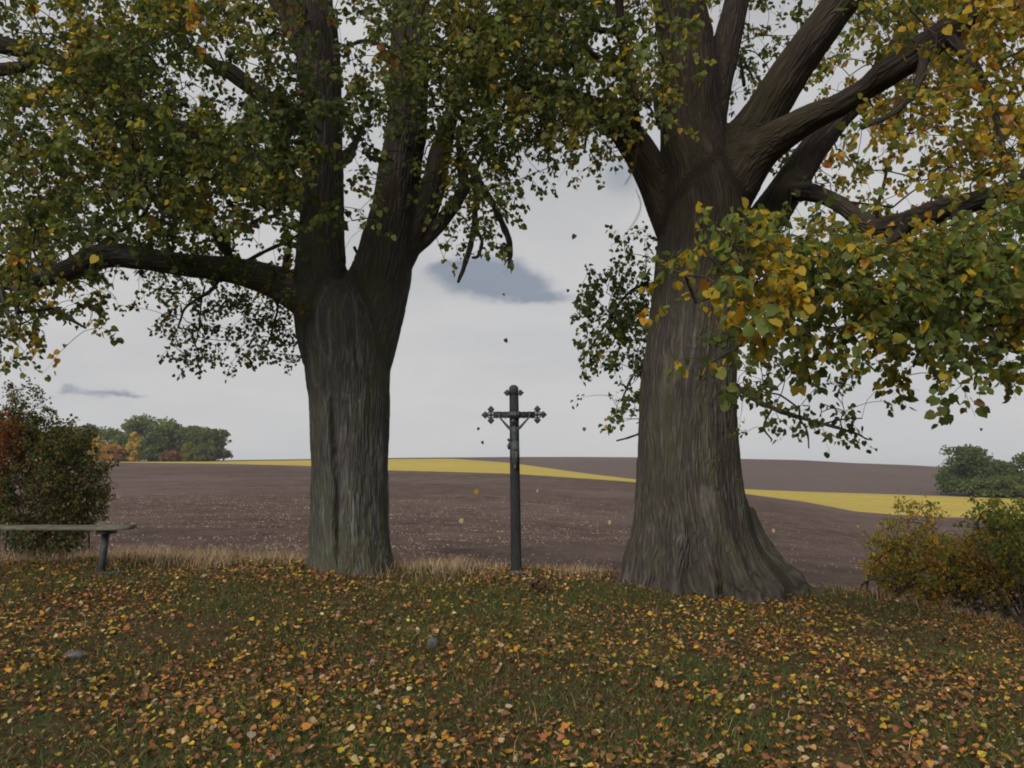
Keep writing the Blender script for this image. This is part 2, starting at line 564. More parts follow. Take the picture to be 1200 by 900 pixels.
def col_tables(u):
    """for view slopes u = x/y: distances and heights of the terrain's profile rows"""
    pxs = 600 + u * F_PX * 1.0   # close to the true projection
    f = lambda tb: np.interp(pxs, _px, tb)
    one = np.ones_like(u)
    E1d, E2d = f(_e1d), f(_e2d)
    Cd = 330 * one
    # soften the tables
    d = [12 * one, 20 * one, 60 * one, E1d, E2d, Cd, 700 * one, 1250 * one]
    z20 = _z(pxs, f(_y20), 20 * one)
    z60 = _z(pxs, f(_y60), 60 * one)
    zc = _z(pxs, f(_cry), Cd)
    z = [z20 - 0.25, z20, z60, _z(pxs, f(_e1y), E1d), _z(pxs, f(_e2y), E2d), zc, zc - 25, zc - 60]
    return np.array(d), np.array(z)


def pchip(xk, yk, x):
    h = np.diff(xk)
    dl = np.diff(yk) / h
    m = np.zeros(len(xk))
    for i in range(1, len(xk) - 1):
        if dl[i - 1] * dl[i] > 0:
            w1, w2 = 2 * h[i] + h[i - 1], h[i] + 2 * h[i - 1]
            m[i] = (w1 + w2) / (w1 / dl[i - 1] + w2 / dl[i])
    m[0], m[-1] = dl[0], dl[-1]
    i = np.clip(np.searchsorted(xk, x) - 1, 0, len(xk) - 2)
    t = (x - xk[i]) / h[i]
    return ((1 + 2 * t) * (1 - t) ** 2 * yk[i] + t * (1 - t) ** 2 * h[i] * m[i]
            + t * t * (3 - 2 * t) * yk[i + 1] + t * t * (t - 1) * h[i] * m[i + 1])


US = np.concatenate([np.linspace(-1.6, -0.7, 16, endpoint=False), np.linspace(-0.7, 0.7, 240, endpoint=False), np.linspace(0.7, 1.7, 16)])
TD, TZ = col_tables(US)
for _ in range(3):      # smooth sideways
    for T in (TD, TZ):
        T[:, 1:-1] = T[:, 1:-1] * .5 + (T[:, :-2] + T[:, 2:]) * .25


def field_z(u, d):
    k = np.clip(np.interp(u, US, np.arange(len(US))), 0, len(US) - 1.001)
    i = int(k)
    fr = k - i
    return (1 - fr) * pchip(TD[:, i], TZ[:, i], np.array([d]))[0] + fr * pchip(TD[:, i + 1], TZ[:, i + 1], np.array([d]))[0]


def field(name, rows_lo, rows_hi, n, mat, power=1.0, amp=0.0):
    t = np.linspace(0, 1, n) ** power
    XX, YY, ZZ = [], [], []
    for i, u in enumerate(US):
        d = rows_lo(i) + (rows_hi(i) - rows_lo(i)) * t
        z = pchip(TD[:, i], TZ[:, i], d)
        XX.append(u * d)
        YY.append(d)
        ZZ.append(z)
    XX, YY, ZZ = map(np.array, (XX, YY, ZZ))
    if amp:
        pp = np.stack([XX, YY, 0 * XX], -1).reshape(-1, 3)
        ZZ = ZZ + (vfbm(pp * np.array([.6, 1.6, 1]), 4, 5) * amp).reshape(XX.shape) * np.clip((YY - 12) / 5, 0, 1)
    o = grid_obj(name, XX, YY, ZZ, mat)
    return props(o, kind='structure')


field('ploughed_field', lambda i: 12.0, lambda i: TD[3, i], 170, M['soil'], 2.0, 0.035)
field('yellow_field', lambda i: TD[3, i], lambda i: TD[4, i], 24, M['crop'])
field('far_ploughed_field', lambda i: TD[4, i], lambda i: 1250.0, 120, M['soil2'], 2.6)


# pale straw and stones lying on the near part of the field
def field_bits():
    n = 15000
    u = rs.uniform(-0.72, 0.72, n * 3)
    d = 13 + (rs.rand(n * 3) ** 1.5) * 65
    pp = np.stack([u * d * .3, d * 1.1, 0 * u], 1)
    keep = (vfbm(pp, 3, 21) > -0.5 + rs.rand(n * 3) * 1.2) & (rs.rand(n * 3) < np.clip(.95 - (u - .02) * 2.0, .22, 1))
    u, d = u[keep][:n], d[keep][:n]
    z = np.array([field_z(a, b) for a, b in zip(u, d)])
    c = np.stack([u * d, d, z + 0.012], 1)
    m = len(c)
    s = rs.uniform(0.006, 0.020, m) * (1 + d / 70)
    a = rs.uniform(0, math.pi, m)
    ax = np.stack([np.cos(a), np.sin(a), rs.uniform(-.2, .3, m)], 1) * (s * rs.uniform(.8, 2.0, m))[:, None]
    bx = np.stack([-np.sin(a), np.cos(a), 0 * a], 1) * (s * .5)[:, None]
    up = np.stack([0 * a, 0 * a, s * rs.uniform(.5, 1.1, m)], 1)
    v = np.stack([c - ax, c - bx, c + ax, c + bx, c + up], 1).reshape(-1, 3)
    b = np.arange(m)[:, None, None] * 5
    t = (np.array([(0, 1, 4), (1, 2, 4), (2, 3, 4), (3, 0, 4)])[None] + b).reshape(-1, 3)
    o = mesh_obj('straw_and_stones', v, t, M['straw'], smooth=False)
    props(o, 'pale bits of straw and stone strewn over the near ploughed soil', 'stubble', kind='stuff')


field_bits()

# ------------------------------------------------------------------ leaves
LEAF_V = np.array([(0, 0, 0), (.26, -.10, .02), (.53, .17, .11), (.42, .60, .08), (0, 1, -.06), (-.42, .60, .08), (-.53, .17, .11), (-.26, -.10, .02)])
LEAF_T = np.array([(0, 1, 2), (0, 2, 3), (0, 3, 4), (0, 4, 5), (0, 5, 6), (0, 6, 7)])


def leaf_mesh(base, tip, nrm, size, curl, aspect):
    """arrays of leaves: base points, tip directions, normals, sizes"""
    n = len(base)
    tip = tip / (np.linalg.norm(tip, axis=1)[:, None] + 1e-9)
    nrm = nrm - tip * np.sum(nrm * tip, 1)[:, None]
    nrm /= np.linalg.norm(nrm, axis=1)[:, None] + 1e-9
    side = np.cross(tip, nrm)
    L = LEAF_V[None] * np.stack([aspect, np.ones(n), curl], 1)[:, None, :] * size[:, None, None]
    v = base[:, None, :] + side[:, None, :] * L[:, :, 0:1] + tip[:, None, :] * L[:, :, 1:2] + nrm[:, None, :] * L[:, :, 2:3]
    f = (LEAF_T[None] + (np.arange(n) * 8)[:, None, None]).reshape(-1, 3)
    return v.reshape(-1, 3), f


# leaf colours (linear albedo)
PAL = {
    'dgreen': (0.062, 0.086, 0.032), 'green': (0.112, 0.148, 0.042), 'lgreen': (0.16, 0.21, 0.06), 'olive': (0.16, 0.155, 0.045),
    'ygreen': (0.24, 0.23, 0.045), 'yellow': (0.46, 0.33, 0.04), 'gold': (0.48, 0.26, 0.035), 'orange': (0.42, 0.17, 0.04),
    'peach': (0.45, 0.25, 0.09), 'brown': (0.17, 0.09, 0.038), 'dbrown': (0.07, 0.04, 0.025), 'red': (0.24, 0.05, 0.03), 'rust': (0.26, 0.10, 0.05),
    'beige': (0.40, 0.29, 0.16), 'grey': (0.26, 0.22, 0.18), 'cream': (0.55, 0.45, 0.22), 'straw': (0.50, 0.37, 0.26), 'lblade': (0.10, 0.12, 0.045),
}


def pick(mix, n, jit=0.22):
    ks = list(mix)
    w = np.array([mix[k] for k in ks], dtype=float)
    idx = rs.choice(len(ks), n, p=w / w.sum())
    c = np.array([PAL[k] for k in ks])[idx]
    return c * (1 + rs.uniform(-jit, jit, (n, 1))) * (1 + rs.uniform(-jit * .3, jit * .3, (n, 3)))


def network(skel, skel_r, nodes, pen=0.22):
    """join every node to the nearest part of the wood already there; returns parent index into concat(skel,nodes)"""
    S = len(skel)
    allp = np.concatenate([skel, nodes])
    cost = np.full(len(allp), 1e9)
    cost[:S] = 0
    d0 = np.array([np.min(np.sum((skel - p) ** 2, 1)) for p in nodes])
    order = np.argsort(d0)
    par = np.full(len(allp), -1)
    done = np.zeros(len(allp), bool)
    done[:S] = True
    buf = np.empty_like(allp)
    bidx = np.empty(len(allp), int)
    bc = np.empty(len(allp))
    buf[:S], bidx[:S], bc[:S] = skel, np.arange(S), 0
    k = S
    for i in order:
        g = S + i
        p = nodes[i]
        dd = np.sqrt(np.sum((buf[:k] - p) ** 2, 1))
        j = int(np.argmin(dd + pen * bc[:k]))
        par[g] = bidx[j]
        buf[k], bidx[k], bc[k] = p, g, bc[j] + dd[j]
        k += 1
    # descendants
    cnt = np.ones(len(allp))
    ordk = bidx[S:k][::-1]
    for g in ordk:
        if par[g] >= S:
            cnt[par[g]] += cnt[g]
    return allp, par, cnt


def grow(skel, skel_r, nodes, info, leaf_fn, unit=0.0018, rmax=0.03, droop=0.5, twig_len=(0.22, 0.42)):
    """twigs (one tube mesh) and leaves along them. info: per node dict arrays n_leaves,size"""
    S = len(skel)
    allp, par, cnt = network(skel, skel_r, nodes)
    mb = MB()
    LB, LT, LN, LS, LI = [], [], [], [], []
    for i, p in enumerate(nodes):
        g = S + i
        a = allp[par[g]]
        r1 = min(rmax, unit * math.sqrt(cnt[g]) + .0007)
        pc = cnt[par[g]] if par[g] >= S else cnt[g] * 1.15
        r0 = min(rmax, unit * math.sqrt(min(pc, cnt[g] * 1.6)) + .0007)
        L = np.linalg.norm(p - a)
        if L > 1e-3:
            mid = (a + p) / 2 + rs.normal(0, .07, 3) * L + np.array([0, 0, .06 * L])
            pts = catmull([a, mid, p], 2)
            mb.tube(pts, np.linspace(r0, r1, len(pts)), 4 if r0 < .006 else 6, cap=False)
        dr = (p - a) / (L + 1e-6)
        k = int(info['n'][i])
        if k <= 0:
            continue
        tl = rs.uniform(*twig_len) * info['size'][i] / 0.065
        d = dr * 0.7 + rs.normal(0, .55, 3)
        d[2] -= droop * .5
        d /= np.linalg.norm(d)
        q = [p]
        cur, dd = p.copy(), d.copy()
        nseg = 4
        for s_ in range(nseg):
            dd = dd + np.array([0, 0, -droop * .28]) + rs.normal(0, .14, 3)
            dd /= np.linalg.norm(dd)
            cur = cur + dd * tl / nseg
            q.append(cur)
        q = np.array(q)
        mb.tube(q, np.linspace(.0022, .0010, len(q)), 3, cap=False)
        tt = np.sort(rs.uniform(.02, 1.0, k)) * nseg
        ii = np.minimum(tt.astype(int), nseg - 1)
        fr = (tt - ii)[:, None]
        b = q[ii] * (1 - fr) + q[ii + 1] * fr
        tg = q[ii + 1] - q[ii]
        tg /= np.linalg.norm(tg, axis=1)[:, None]
        sd = np.cross(tg, rs.normal(0, 1, (k, 3)))
        sd /= np.linalg.norm(sd, axis=1)[:, None] + 1e-9
        tip = sd * .6 + tg * .35 + np.array([0, 0, -.55]) + rs.normal(0, .3, (k, 3))
        b = b + sd * rs.uniform(.01, .05, (k, 1)) + rs.normal(0, .012, (k, 3))
        LB.append(b)
        LT.append(tip)
        nr = rs.normal(0, .65, (k, 3)) + np.array([0, -.35, .45])
        LN.append(nr)
        LS.append(info['size'][i] * rs.uniform(.6, 1.2, k))
        LI.append(np.full(k, i))
    LB, LT, LN, LS, LI = map(np.concatenate, (LB, LT, LN, LS, LI))
    return mb, LB, LT, LN, LS, LI


# ------------------------------------------------------------------ solid wood: tubes fused by remeshing, then given bark
def path(pts, k=1.0):
    """[(px, py, depth, radius_px)] -> world points and radii"""
    w = np.array([[*P(a, b, d), r * mpp(d) * k] for a, b, d, r in pts])
    s = catmull(w, 5)
    return s[:, :3], np.maximum(s[:, 3], .004)


def fuse(paths, voxel, smooth_it=3, n=28, lobes=None):
    mb = MB()
    for k, (pts, rad) in enumerate(paths):
        if k == 0 and lobes:
            v, q, t = tube_arrays(pts, rad, 96)
            cen = np.repeat(pts, 96, 0)
            cen = np.concatenate([cen, pts[:1], pts[-1:]])
            off = v - cen
            th = np.arctan2(off[:, 1], off[:, 0])
            zb, dec, lst = lobes
            h = np.maximum(0, cen[:, 2] - zb)
            g = np.zeros(len(v))
            for (ang, amp, wd, dk) in lst:
                dd = (th - math.radians(ang) + .25 * h * math.sin(ang) + math.pi) % (2 * math.pi) - math.pi
                g += amp * np.exp(-(dd / math.radians(wd)) ** 2) * np.exp(-h / (dec * dk))
            v = cen + off * (1 + g)[:, None]
            mb.add(v, t, q)
            continue
        mb.tube(pts, rad, n if rad.max() > .08 else 12)
    v, f = mb.arrays()
    me = bpy.data.meshes.new('tmp')
    fl = [tuple(int(k) for k in q) for arr in f for q in arr]
    me.from_pydata([tuple(p) for p in v], [], fl)
    ob = bpy.data.objects.new('tmp', me)
    C.objects.link(ob)
    md = ob.modifiers.new('r', 'REMESH')
    md.mode = 'VOXEL'
    md.voxel_size = voxel
    md.adaptivity = 0
    if smooth_it:
        ms = ob.modifiers.new('s', 'SMOOTH')
        ms.iterations = smooth_it
        ms.factor = 0.5
    dg = bpy.context.evaluated_depsgraph_get()
    m2 = bpy.data.meshes.new_from_object(ob.evaluated_get(dg))
    bpy.data.objects.remove(ob)
    bpy.data.meshes.remove(me)
    nv = len(m2.vertices)
    co = np.empty(nv * 3, dtype=np.float32)
    m2.vertices.foreach_get('co', co)
    no = np.empty(nv * 3, dtype=np.float32)
    m2.vertices.foreach_get('normal', no)
    quads = np.array([tuple(p.vertices) for p in m2.polygons if len(p.vertices) == 4])
    bpy.data.meshes.remove(m2)
    return co.reshape(-1, 3).astype(float), no.reshape(-1, 3).astype(float), quads


def bark_coords(co, paths):
    """coordinates that run with the grain: offset from the nearest axis in its own frame, and length along it"""
    best = np.full(len(co), 1e9)
    second = np.full(len(co), 1e9)
    own = np.full(len(co), -1)
    out = np.zeros((len(co), 3))
    for k, (pts, rad) in enumerate(paths):
        tg, A, B = frames(pts)
        s = np.concatenate([[0], np.cumsum(np.linalg.norm(np.diff(pts, axis=0), axis=1))])
        seg = pts[1:] - pts[:-1]
        l2 = np.sum(seg ** 2, 1)
        for i in range(len(seg)):
            lo = np.minimum(pts[i], pts[i + 1]) - rad.max() * 1.6
            hi = np.maximum(pts[i], pts[i + 1]) + rad.max() * 1.6
            idx = np.where(np.all((co > lo) & (co < hi), 1))[0]
            if not len(idx):
                continue
            q = co[idx]
            t = np.clip(((q - pts[i]) @ seg[i]) / l2[i], 0, 1)
            c = pts[i] + seg[i] * t[:, None]
            off = q - c
            dist = np.linalg.norm(off, axis=1)
            score = dist - (rad[i] * (1 - t) + rad[i + 1] * t)
            ns = np.where((own[idx] != k) & (score >= best[idx]))[0]
            second[idx[ns]] = np.minimum(second[idx[ns]], score[ns])
            w = np.where(score < best[idx])[0]
            ch = w[own[idx[w]] != k]
            second[idx[ch]] = best[idx[ch]]
            own[idx[w]] = k
            ii = idx[w]
            best[ii] = score[w]
            rn = (rad[i] * (1 - t[w]) + rad[i + 1] * t[w]) / (dist[w] + 1e-4)
            a = A[i] * (1 - t[w])[:, None] + A[i + 1] * t[w][:, None]
            b = B[i] * (1 - t[w])[:, None] + B[i + 1] * t[w][:, None]
            out[ii, 0] = np.sum(off[w] * a, 1) * rn
            out[ii, 1] = np.sum(off[w] * b, 1) * rn
            out[ii, 2] = s[i] + t[w] * math.sqrt(l2[i])
    bark_coords.seam = sstep(0.0, 0.07, np.minimum(second - best, 1.0))
    return out


def bark_obj(name, paths, mat, parent, voxel=0.02, amp=0.010, lobes=None, groove=None):
    co, no, quads = fuse(paths, voxel, 3, 28, lobes)
    bc = bark_coords(co, paths)
    seam = bark_coords.seam
    # ease the coordinates across forks
    e = np.concatenate([quads[:, [0, 1]], quads[:, [1, 2]], quads[:, [2, 3]], quads[:, [3, 0]]])
    deg = np.bincount(e[:, 0], minlength=len(co)) + np.bincount(e[:, 1], minlength=len(co)) + 1e-9
    for _ in range(14):
        acc = np.stack([np.bincount(e[:, 0], bc[e[:, 1], a], len(co)) + np.bincount(e[:, 1], bc[e[:, 0], a], len(co)) for a in range(3)], 1)
        bc = bc * .3 + acc / deg[:, None] * .7
    q = bc * np.array([15, 15, 1.3])
    q[:, 2] += 2.6 * vnoise(bc * np.array([5, 5, .6]), 14) + 1.1 * vnoise(bc * np.array([13, 13, 1.0]), 15)
    rid = (1 - np.abs(vfbm(q + vnoise(bc * np.array([2.2, 2.2, .8]), 4)[:, None] * 1.3, 3, 31)) * 1.6) * seam
    big = vfbm(bc * np.array([3.6, 3.6, .5]), 2, 41) * seam
    lump = vfbm(co * 4.0, 3, 51)
    if lobes:
        low = np.exp(-np.maximum(0, co[:, 2] - lobes[0]) / .55)
        lump = lump * (1 + 2.2 * low) + 2.2 * low * (1 - 2 * np.abs(vfbm(co * np.array([6, 6, 3.6]) + vnoise(co * 3, 8)[:, None], 3, 53)))
    co = co + no * (rid * amp + big * amp * 1.7 + lump * amp * .7)[:, None]
    if groove:      # an old healed crack running up the trunk: (centre x at the foot, x at the top, z0, z1)
        x0, x1, z0, z1, yc = groove
        t = (co[:, 2] - z0) / (z1 - z0)
        xc = x0 + (x1 - x0) * t + .012 * np.sin(co[:, 2] * 5)
        env = sstep(0, .12, t) * (1 - sstep(.8, 1, t)) * (co[:, 1] < yc)
        dx = (co[:, 0] - xc)
        co[:, 1] += env * (.08 * np.exp(-(dx / .024) ** 2) - .03 * np.exp(-((dx + .08) / .045) ** 2))
    return mesh_obj(name, co, quads, mat, parent, attrs={'bark': bc})


# foliage cover per 40-pixel cell of the view, rows from the top of the frame (0 none .. 9 dense)
ROWS = {
    0: [5, 3, 7, 8, 9, 9, 8, 8, 6, 3, 4, 7, 7, 9, 9, 9, 9, 9, 7, 4, 3, 2, 2, 3, 6, 9, 9, 9, 9, 9],
    1: [5, 6, 9, 9, 9, 7, 6, 8, 6, 2, 4, 7, 6, 9, 9, 9, 9, 6, 7, 8, 1, 4, 5, 2, 6, 7, 8, 9, 8, 8],
    2: [6, 6, 9, 9, 8, 5, 4, 5, 7, 3, 6, 8, 8, 9, 9, 9, 9, 5, 8, 7, 0, 4, 4, 3, 7, 7, 9, 9, 8, 6],
    3: [8, 8, 8, 8, 8, 6, 6, 8, 9, 6, 8, 8, 3, 8, 8, 9, 9, 7, 8, 4, 0, 2, 0, 1, 5, 8, 8, 7, 7, 7],
    4: [8, 8, 8, 9, 9, 9, 9, 9, 9, 4, 5, 0, 3, 7, 8, 7, 5, 6, 2, 0, 0, 0, 2, 5, 5, 4, 5, 7, 8, 8],
    5: [8, 7, 8, 9, 9, 9, 9, 9, 8, 2, 4, 0, 3, 7, 7, 3, 0, 1, 0, 0, 0, 1, 1, 4, 5, 4, 4, 7, 8, 8],
    6: [8, 8, 7, 7, 8, 8, 7, 5, 7, 4, 4, 0, 2, 5, 6, 1, 0, 0, 0, 0, 0, 1, 2, 6, 6, 7, 7, 8, 8, 8],
    7: [8, 8, 6, 5, 6, 6, 5, 2, 4, 1, 1, 0, 0, 4, 3, 0, 0, 1, 4, 0, 6, 8, 9, 9, 9, 9, 9, 9, 9, 9],
    8: [8, 6, 6, 2, 4, 5, 5, 5, 6, 0, 0, 0, 0, 0, 0, 0, 0, 4, 6, 2, 6, 8, 9, 9, 9, 9, 9, 9, 9, 9],
    9: [8, 4, 4, 1, 1, 5, 5, 6, 5, 0, 0, 0, 0, 0, 0, 0, 0, 7, 8, 2, 4, 7, 8, 8, 8, 9, 9, 8, 9, 9],
    10: [4, 2, 0, 0, 0, 5, 3, 4, 4, 0, 0, 0, 0, 0, 0, 0, 0, 5, 7, 1, 4, 5, 5, 6, 4, 6, 7, 7, 7, 8],
    11: [0, 0, 0, 0, 0, 0, 0, 0, 0, 0, 0, 0, 0, 0, 0, 0, 0, 2, 5, 0, 0, 5, 6, 2, 4, 2, 2, 4, 5, 2],
    12: [0, 0, 0, 0, 0, 0, 0, 0, 0, 0, 0, 0, 0, 0, 0, 0, 0, 0, 4, 0, 0, 2, 3, 4, 4, 1, 0, 0, 0, 0],
}
NEED = {0: 0, 1: .07, 2: .16, 3: .29, 4: .48, 5: .70, 6: .97, 7: 1.4, 8: 2.0, 9: 2.9}


def cell_cover(c, r):
    if 0 <= c < 30 and r in ROWS:
        return ROWS[r][c]
    if r < 0:
        cc = min(max(c, 0), 29)
        if r < -5:
            return 0
        return [7, 6, 6, 5, 4][(-r) - 1]
    if -6 <= c < 0 and r <= 9:
        return max(0, 7 + c) if r > 4 else 6
    if 30 <= c < 36 and r <= 10:
        return max(0, 37 - c)
    return 0


def cell_depth(c, r, side):
    """depth range in metres and palette for a cell"""
    if side == 'L':
        base = {'green': 3.4, 'dgreen': 3.4, 'olive': 2.0, 'ygreen': 1.2, 'yellow': .5, 'lgreen': 1.1, 'gold': .12, 'brown': .15}
        if c >= 10:
            base = {'green': 3.5, 'dgreen': 3.5, 'olive': 2.2, 'ygreen': 1.2, 'yellow': .3, 'lgreen': 1.1}
        if c >= 8 and c <= 10 and r <= 2:
            base = {'green': 2, 'dgreen': 2, 'brown': 1.2, 'rust': .5, 'olive': 1}
        if c >= 11:
            return (7.9, 10.4, base) if r >= 4 else (7.0, 10.4, base)
        if r >= 9 and c >= 4:
            return (8.8, 10.6, {'dgreen': 3, 'green': 1, 'brown': 1.2, 'olive': .6})
        if c in (8, 9, 10) and r >= 2:
            return (7.2, 8.3, base) if r in (2, 3, 4, 5, 6) else (8.8, 10.8, base)
        if r >= 7 and c >= 3:
            return (8.6, 10.6, base)
        return (6.6, 10.8, base)
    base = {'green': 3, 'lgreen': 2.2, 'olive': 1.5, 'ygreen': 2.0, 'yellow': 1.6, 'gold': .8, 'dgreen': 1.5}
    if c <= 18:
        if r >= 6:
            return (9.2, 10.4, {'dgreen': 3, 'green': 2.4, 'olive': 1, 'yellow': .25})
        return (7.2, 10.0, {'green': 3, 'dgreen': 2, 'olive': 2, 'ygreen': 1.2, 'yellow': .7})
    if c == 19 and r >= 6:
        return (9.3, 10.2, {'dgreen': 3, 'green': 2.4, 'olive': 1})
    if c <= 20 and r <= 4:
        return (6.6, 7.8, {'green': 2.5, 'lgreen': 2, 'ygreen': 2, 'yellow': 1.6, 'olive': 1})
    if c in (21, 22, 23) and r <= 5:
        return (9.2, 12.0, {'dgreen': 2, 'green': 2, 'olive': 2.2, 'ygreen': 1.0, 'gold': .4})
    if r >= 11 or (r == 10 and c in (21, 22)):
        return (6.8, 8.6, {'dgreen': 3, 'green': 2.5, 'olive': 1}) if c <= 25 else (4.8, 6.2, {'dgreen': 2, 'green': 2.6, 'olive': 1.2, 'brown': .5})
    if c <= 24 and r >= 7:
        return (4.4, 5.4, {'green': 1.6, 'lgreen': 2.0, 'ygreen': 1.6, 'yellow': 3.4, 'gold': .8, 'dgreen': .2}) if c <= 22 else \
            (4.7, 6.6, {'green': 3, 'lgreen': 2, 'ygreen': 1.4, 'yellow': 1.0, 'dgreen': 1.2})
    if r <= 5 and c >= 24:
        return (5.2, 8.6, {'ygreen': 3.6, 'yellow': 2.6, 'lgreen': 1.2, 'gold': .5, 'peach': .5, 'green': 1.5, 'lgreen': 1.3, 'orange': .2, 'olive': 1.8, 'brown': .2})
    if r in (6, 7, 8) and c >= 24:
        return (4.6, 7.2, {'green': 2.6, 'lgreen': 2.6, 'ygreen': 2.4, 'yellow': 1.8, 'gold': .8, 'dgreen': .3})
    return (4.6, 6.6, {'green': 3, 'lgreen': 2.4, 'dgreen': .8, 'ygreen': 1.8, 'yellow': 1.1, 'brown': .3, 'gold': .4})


def crown_nodes(side):
    pts, cols, nl, sz = [], [], [], []
    for c in range(-6, 36):
        for r in range(-5, 13):
            mine = 'L' if c <= 15 else 'R'
            if c in (14, 15, 16) and r < 6:
                mine = 'L' if (c * 7 + r * 5) % 3 else 'R'
            if mine != side:
                continue
            cov = cell_cover(c, r)
            if cov == 0:
                continue
            d0, d1, pal = cell_depth(c, r, side)
            size = (0.058 if side == 'L' else 0.060) * (.8 if side == 'L' and r >= 8 and 3 <= c <= 8 else 1)
            need = NEED[cov]
            dm = (d0 + d1) / 2
            leaf_px2 = 0.42 * (size / mpp(dm)) ** 2 * 0.85
            nleaf = need * 1600 / leaf_px2 * (2.2 if cov >= 9 else 1.75 if cov >= 6 else 1.6 if cov >= 3 else 1.2)
            if r < 0 or c < 0 or c >= 30:
                nleaf *= 0.55
            per = 16
            if cov <= 2:
                per = 9
            elif cov <= 4:
                per = 13
            k = nleaf / per
            k = int(k) + (rs.rand() < k - int(k))
            for _ in range(k):
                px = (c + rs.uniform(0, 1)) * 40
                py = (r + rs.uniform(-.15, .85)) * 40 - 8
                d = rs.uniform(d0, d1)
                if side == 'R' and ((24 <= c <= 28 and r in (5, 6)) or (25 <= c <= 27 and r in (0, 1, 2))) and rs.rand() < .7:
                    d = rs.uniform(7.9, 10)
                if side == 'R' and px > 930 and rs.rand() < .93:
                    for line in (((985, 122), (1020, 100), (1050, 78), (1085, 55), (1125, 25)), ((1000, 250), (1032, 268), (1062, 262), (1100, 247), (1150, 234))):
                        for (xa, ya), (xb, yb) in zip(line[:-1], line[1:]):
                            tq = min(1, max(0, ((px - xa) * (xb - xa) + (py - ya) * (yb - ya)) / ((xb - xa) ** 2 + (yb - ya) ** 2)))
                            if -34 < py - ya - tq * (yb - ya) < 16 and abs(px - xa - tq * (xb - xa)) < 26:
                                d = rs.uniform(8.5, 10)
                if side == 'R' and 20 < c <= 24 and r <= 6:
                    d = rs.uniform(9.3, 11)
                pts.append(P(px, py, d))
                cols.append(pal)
                nl.append(max(3, int(rs.normal(per, per * .25))))
                sz.append(size * rs.uniform(.85, 1.12))
    return np.array(pts), cols, np.array(nl), np.array(sz)


LEAF_VARIANTS = {}


def leaf_variant(mat, key, k, flat):
    """a few shared single-leaf meshes per colour"""
    if (mat.name, key, k) not in LEAF_VARIANTS:
        c = np.array([PAL[key]]) * (0.85 + .15 * k)
        curl = rs.uniform(-1.6, 2.2)
        v = LEAF_V * np.array([rs.uniform(.8, 1.05), 1, curl])
        v = v + rs.uniform(-.03, .03, v.shape)
        o = mesh_obj('leaf', v, LEAF_T, mat, colors=np.repeat(c, 8, 0), smooth=False)
        me = o.data
        bpy.data.objects.remove(o)
        LEAF_VARIANTS[(mat.name, key, k)] = me
    return LEAF_VARIANTS[(mat.name, key, k)]


def nearest_pal(c):
    ks = list(PAL)
    a = np.array([PAL[k] for k in ks])
    return ks[int(np.argmin(np.sum((np.sqrt(a) - np.sqrt(np.maximum(c, 0))) ** 2, 1)))]


def leaf_single(name, base, tip, nrm, size, col, mat, parent=None):
    tip = Vector(tip).normalized()
    n = Vector(nrm)
    n = (n - tip * n.dot(tip)).normalized()
    s = tip.cross(n)
    key = nearest_pal(np.array(col))
    o = bpy.data.objects.new(name, leaf_variant(mat, key, random.randint(0, 2), False))
    loc = Vector(base)
    if parent is not None:
        loc = loc - parent.location
    m = Matrix((s, tip, n)).transposed().to_4x4()
    o.matrix_local = Matrix.Translation(loc) @ m @ Matrix.Scale(float(size), 4)
    C.objects.link(o)
    if parent is not None:
        o.parent = parent
    return o, key


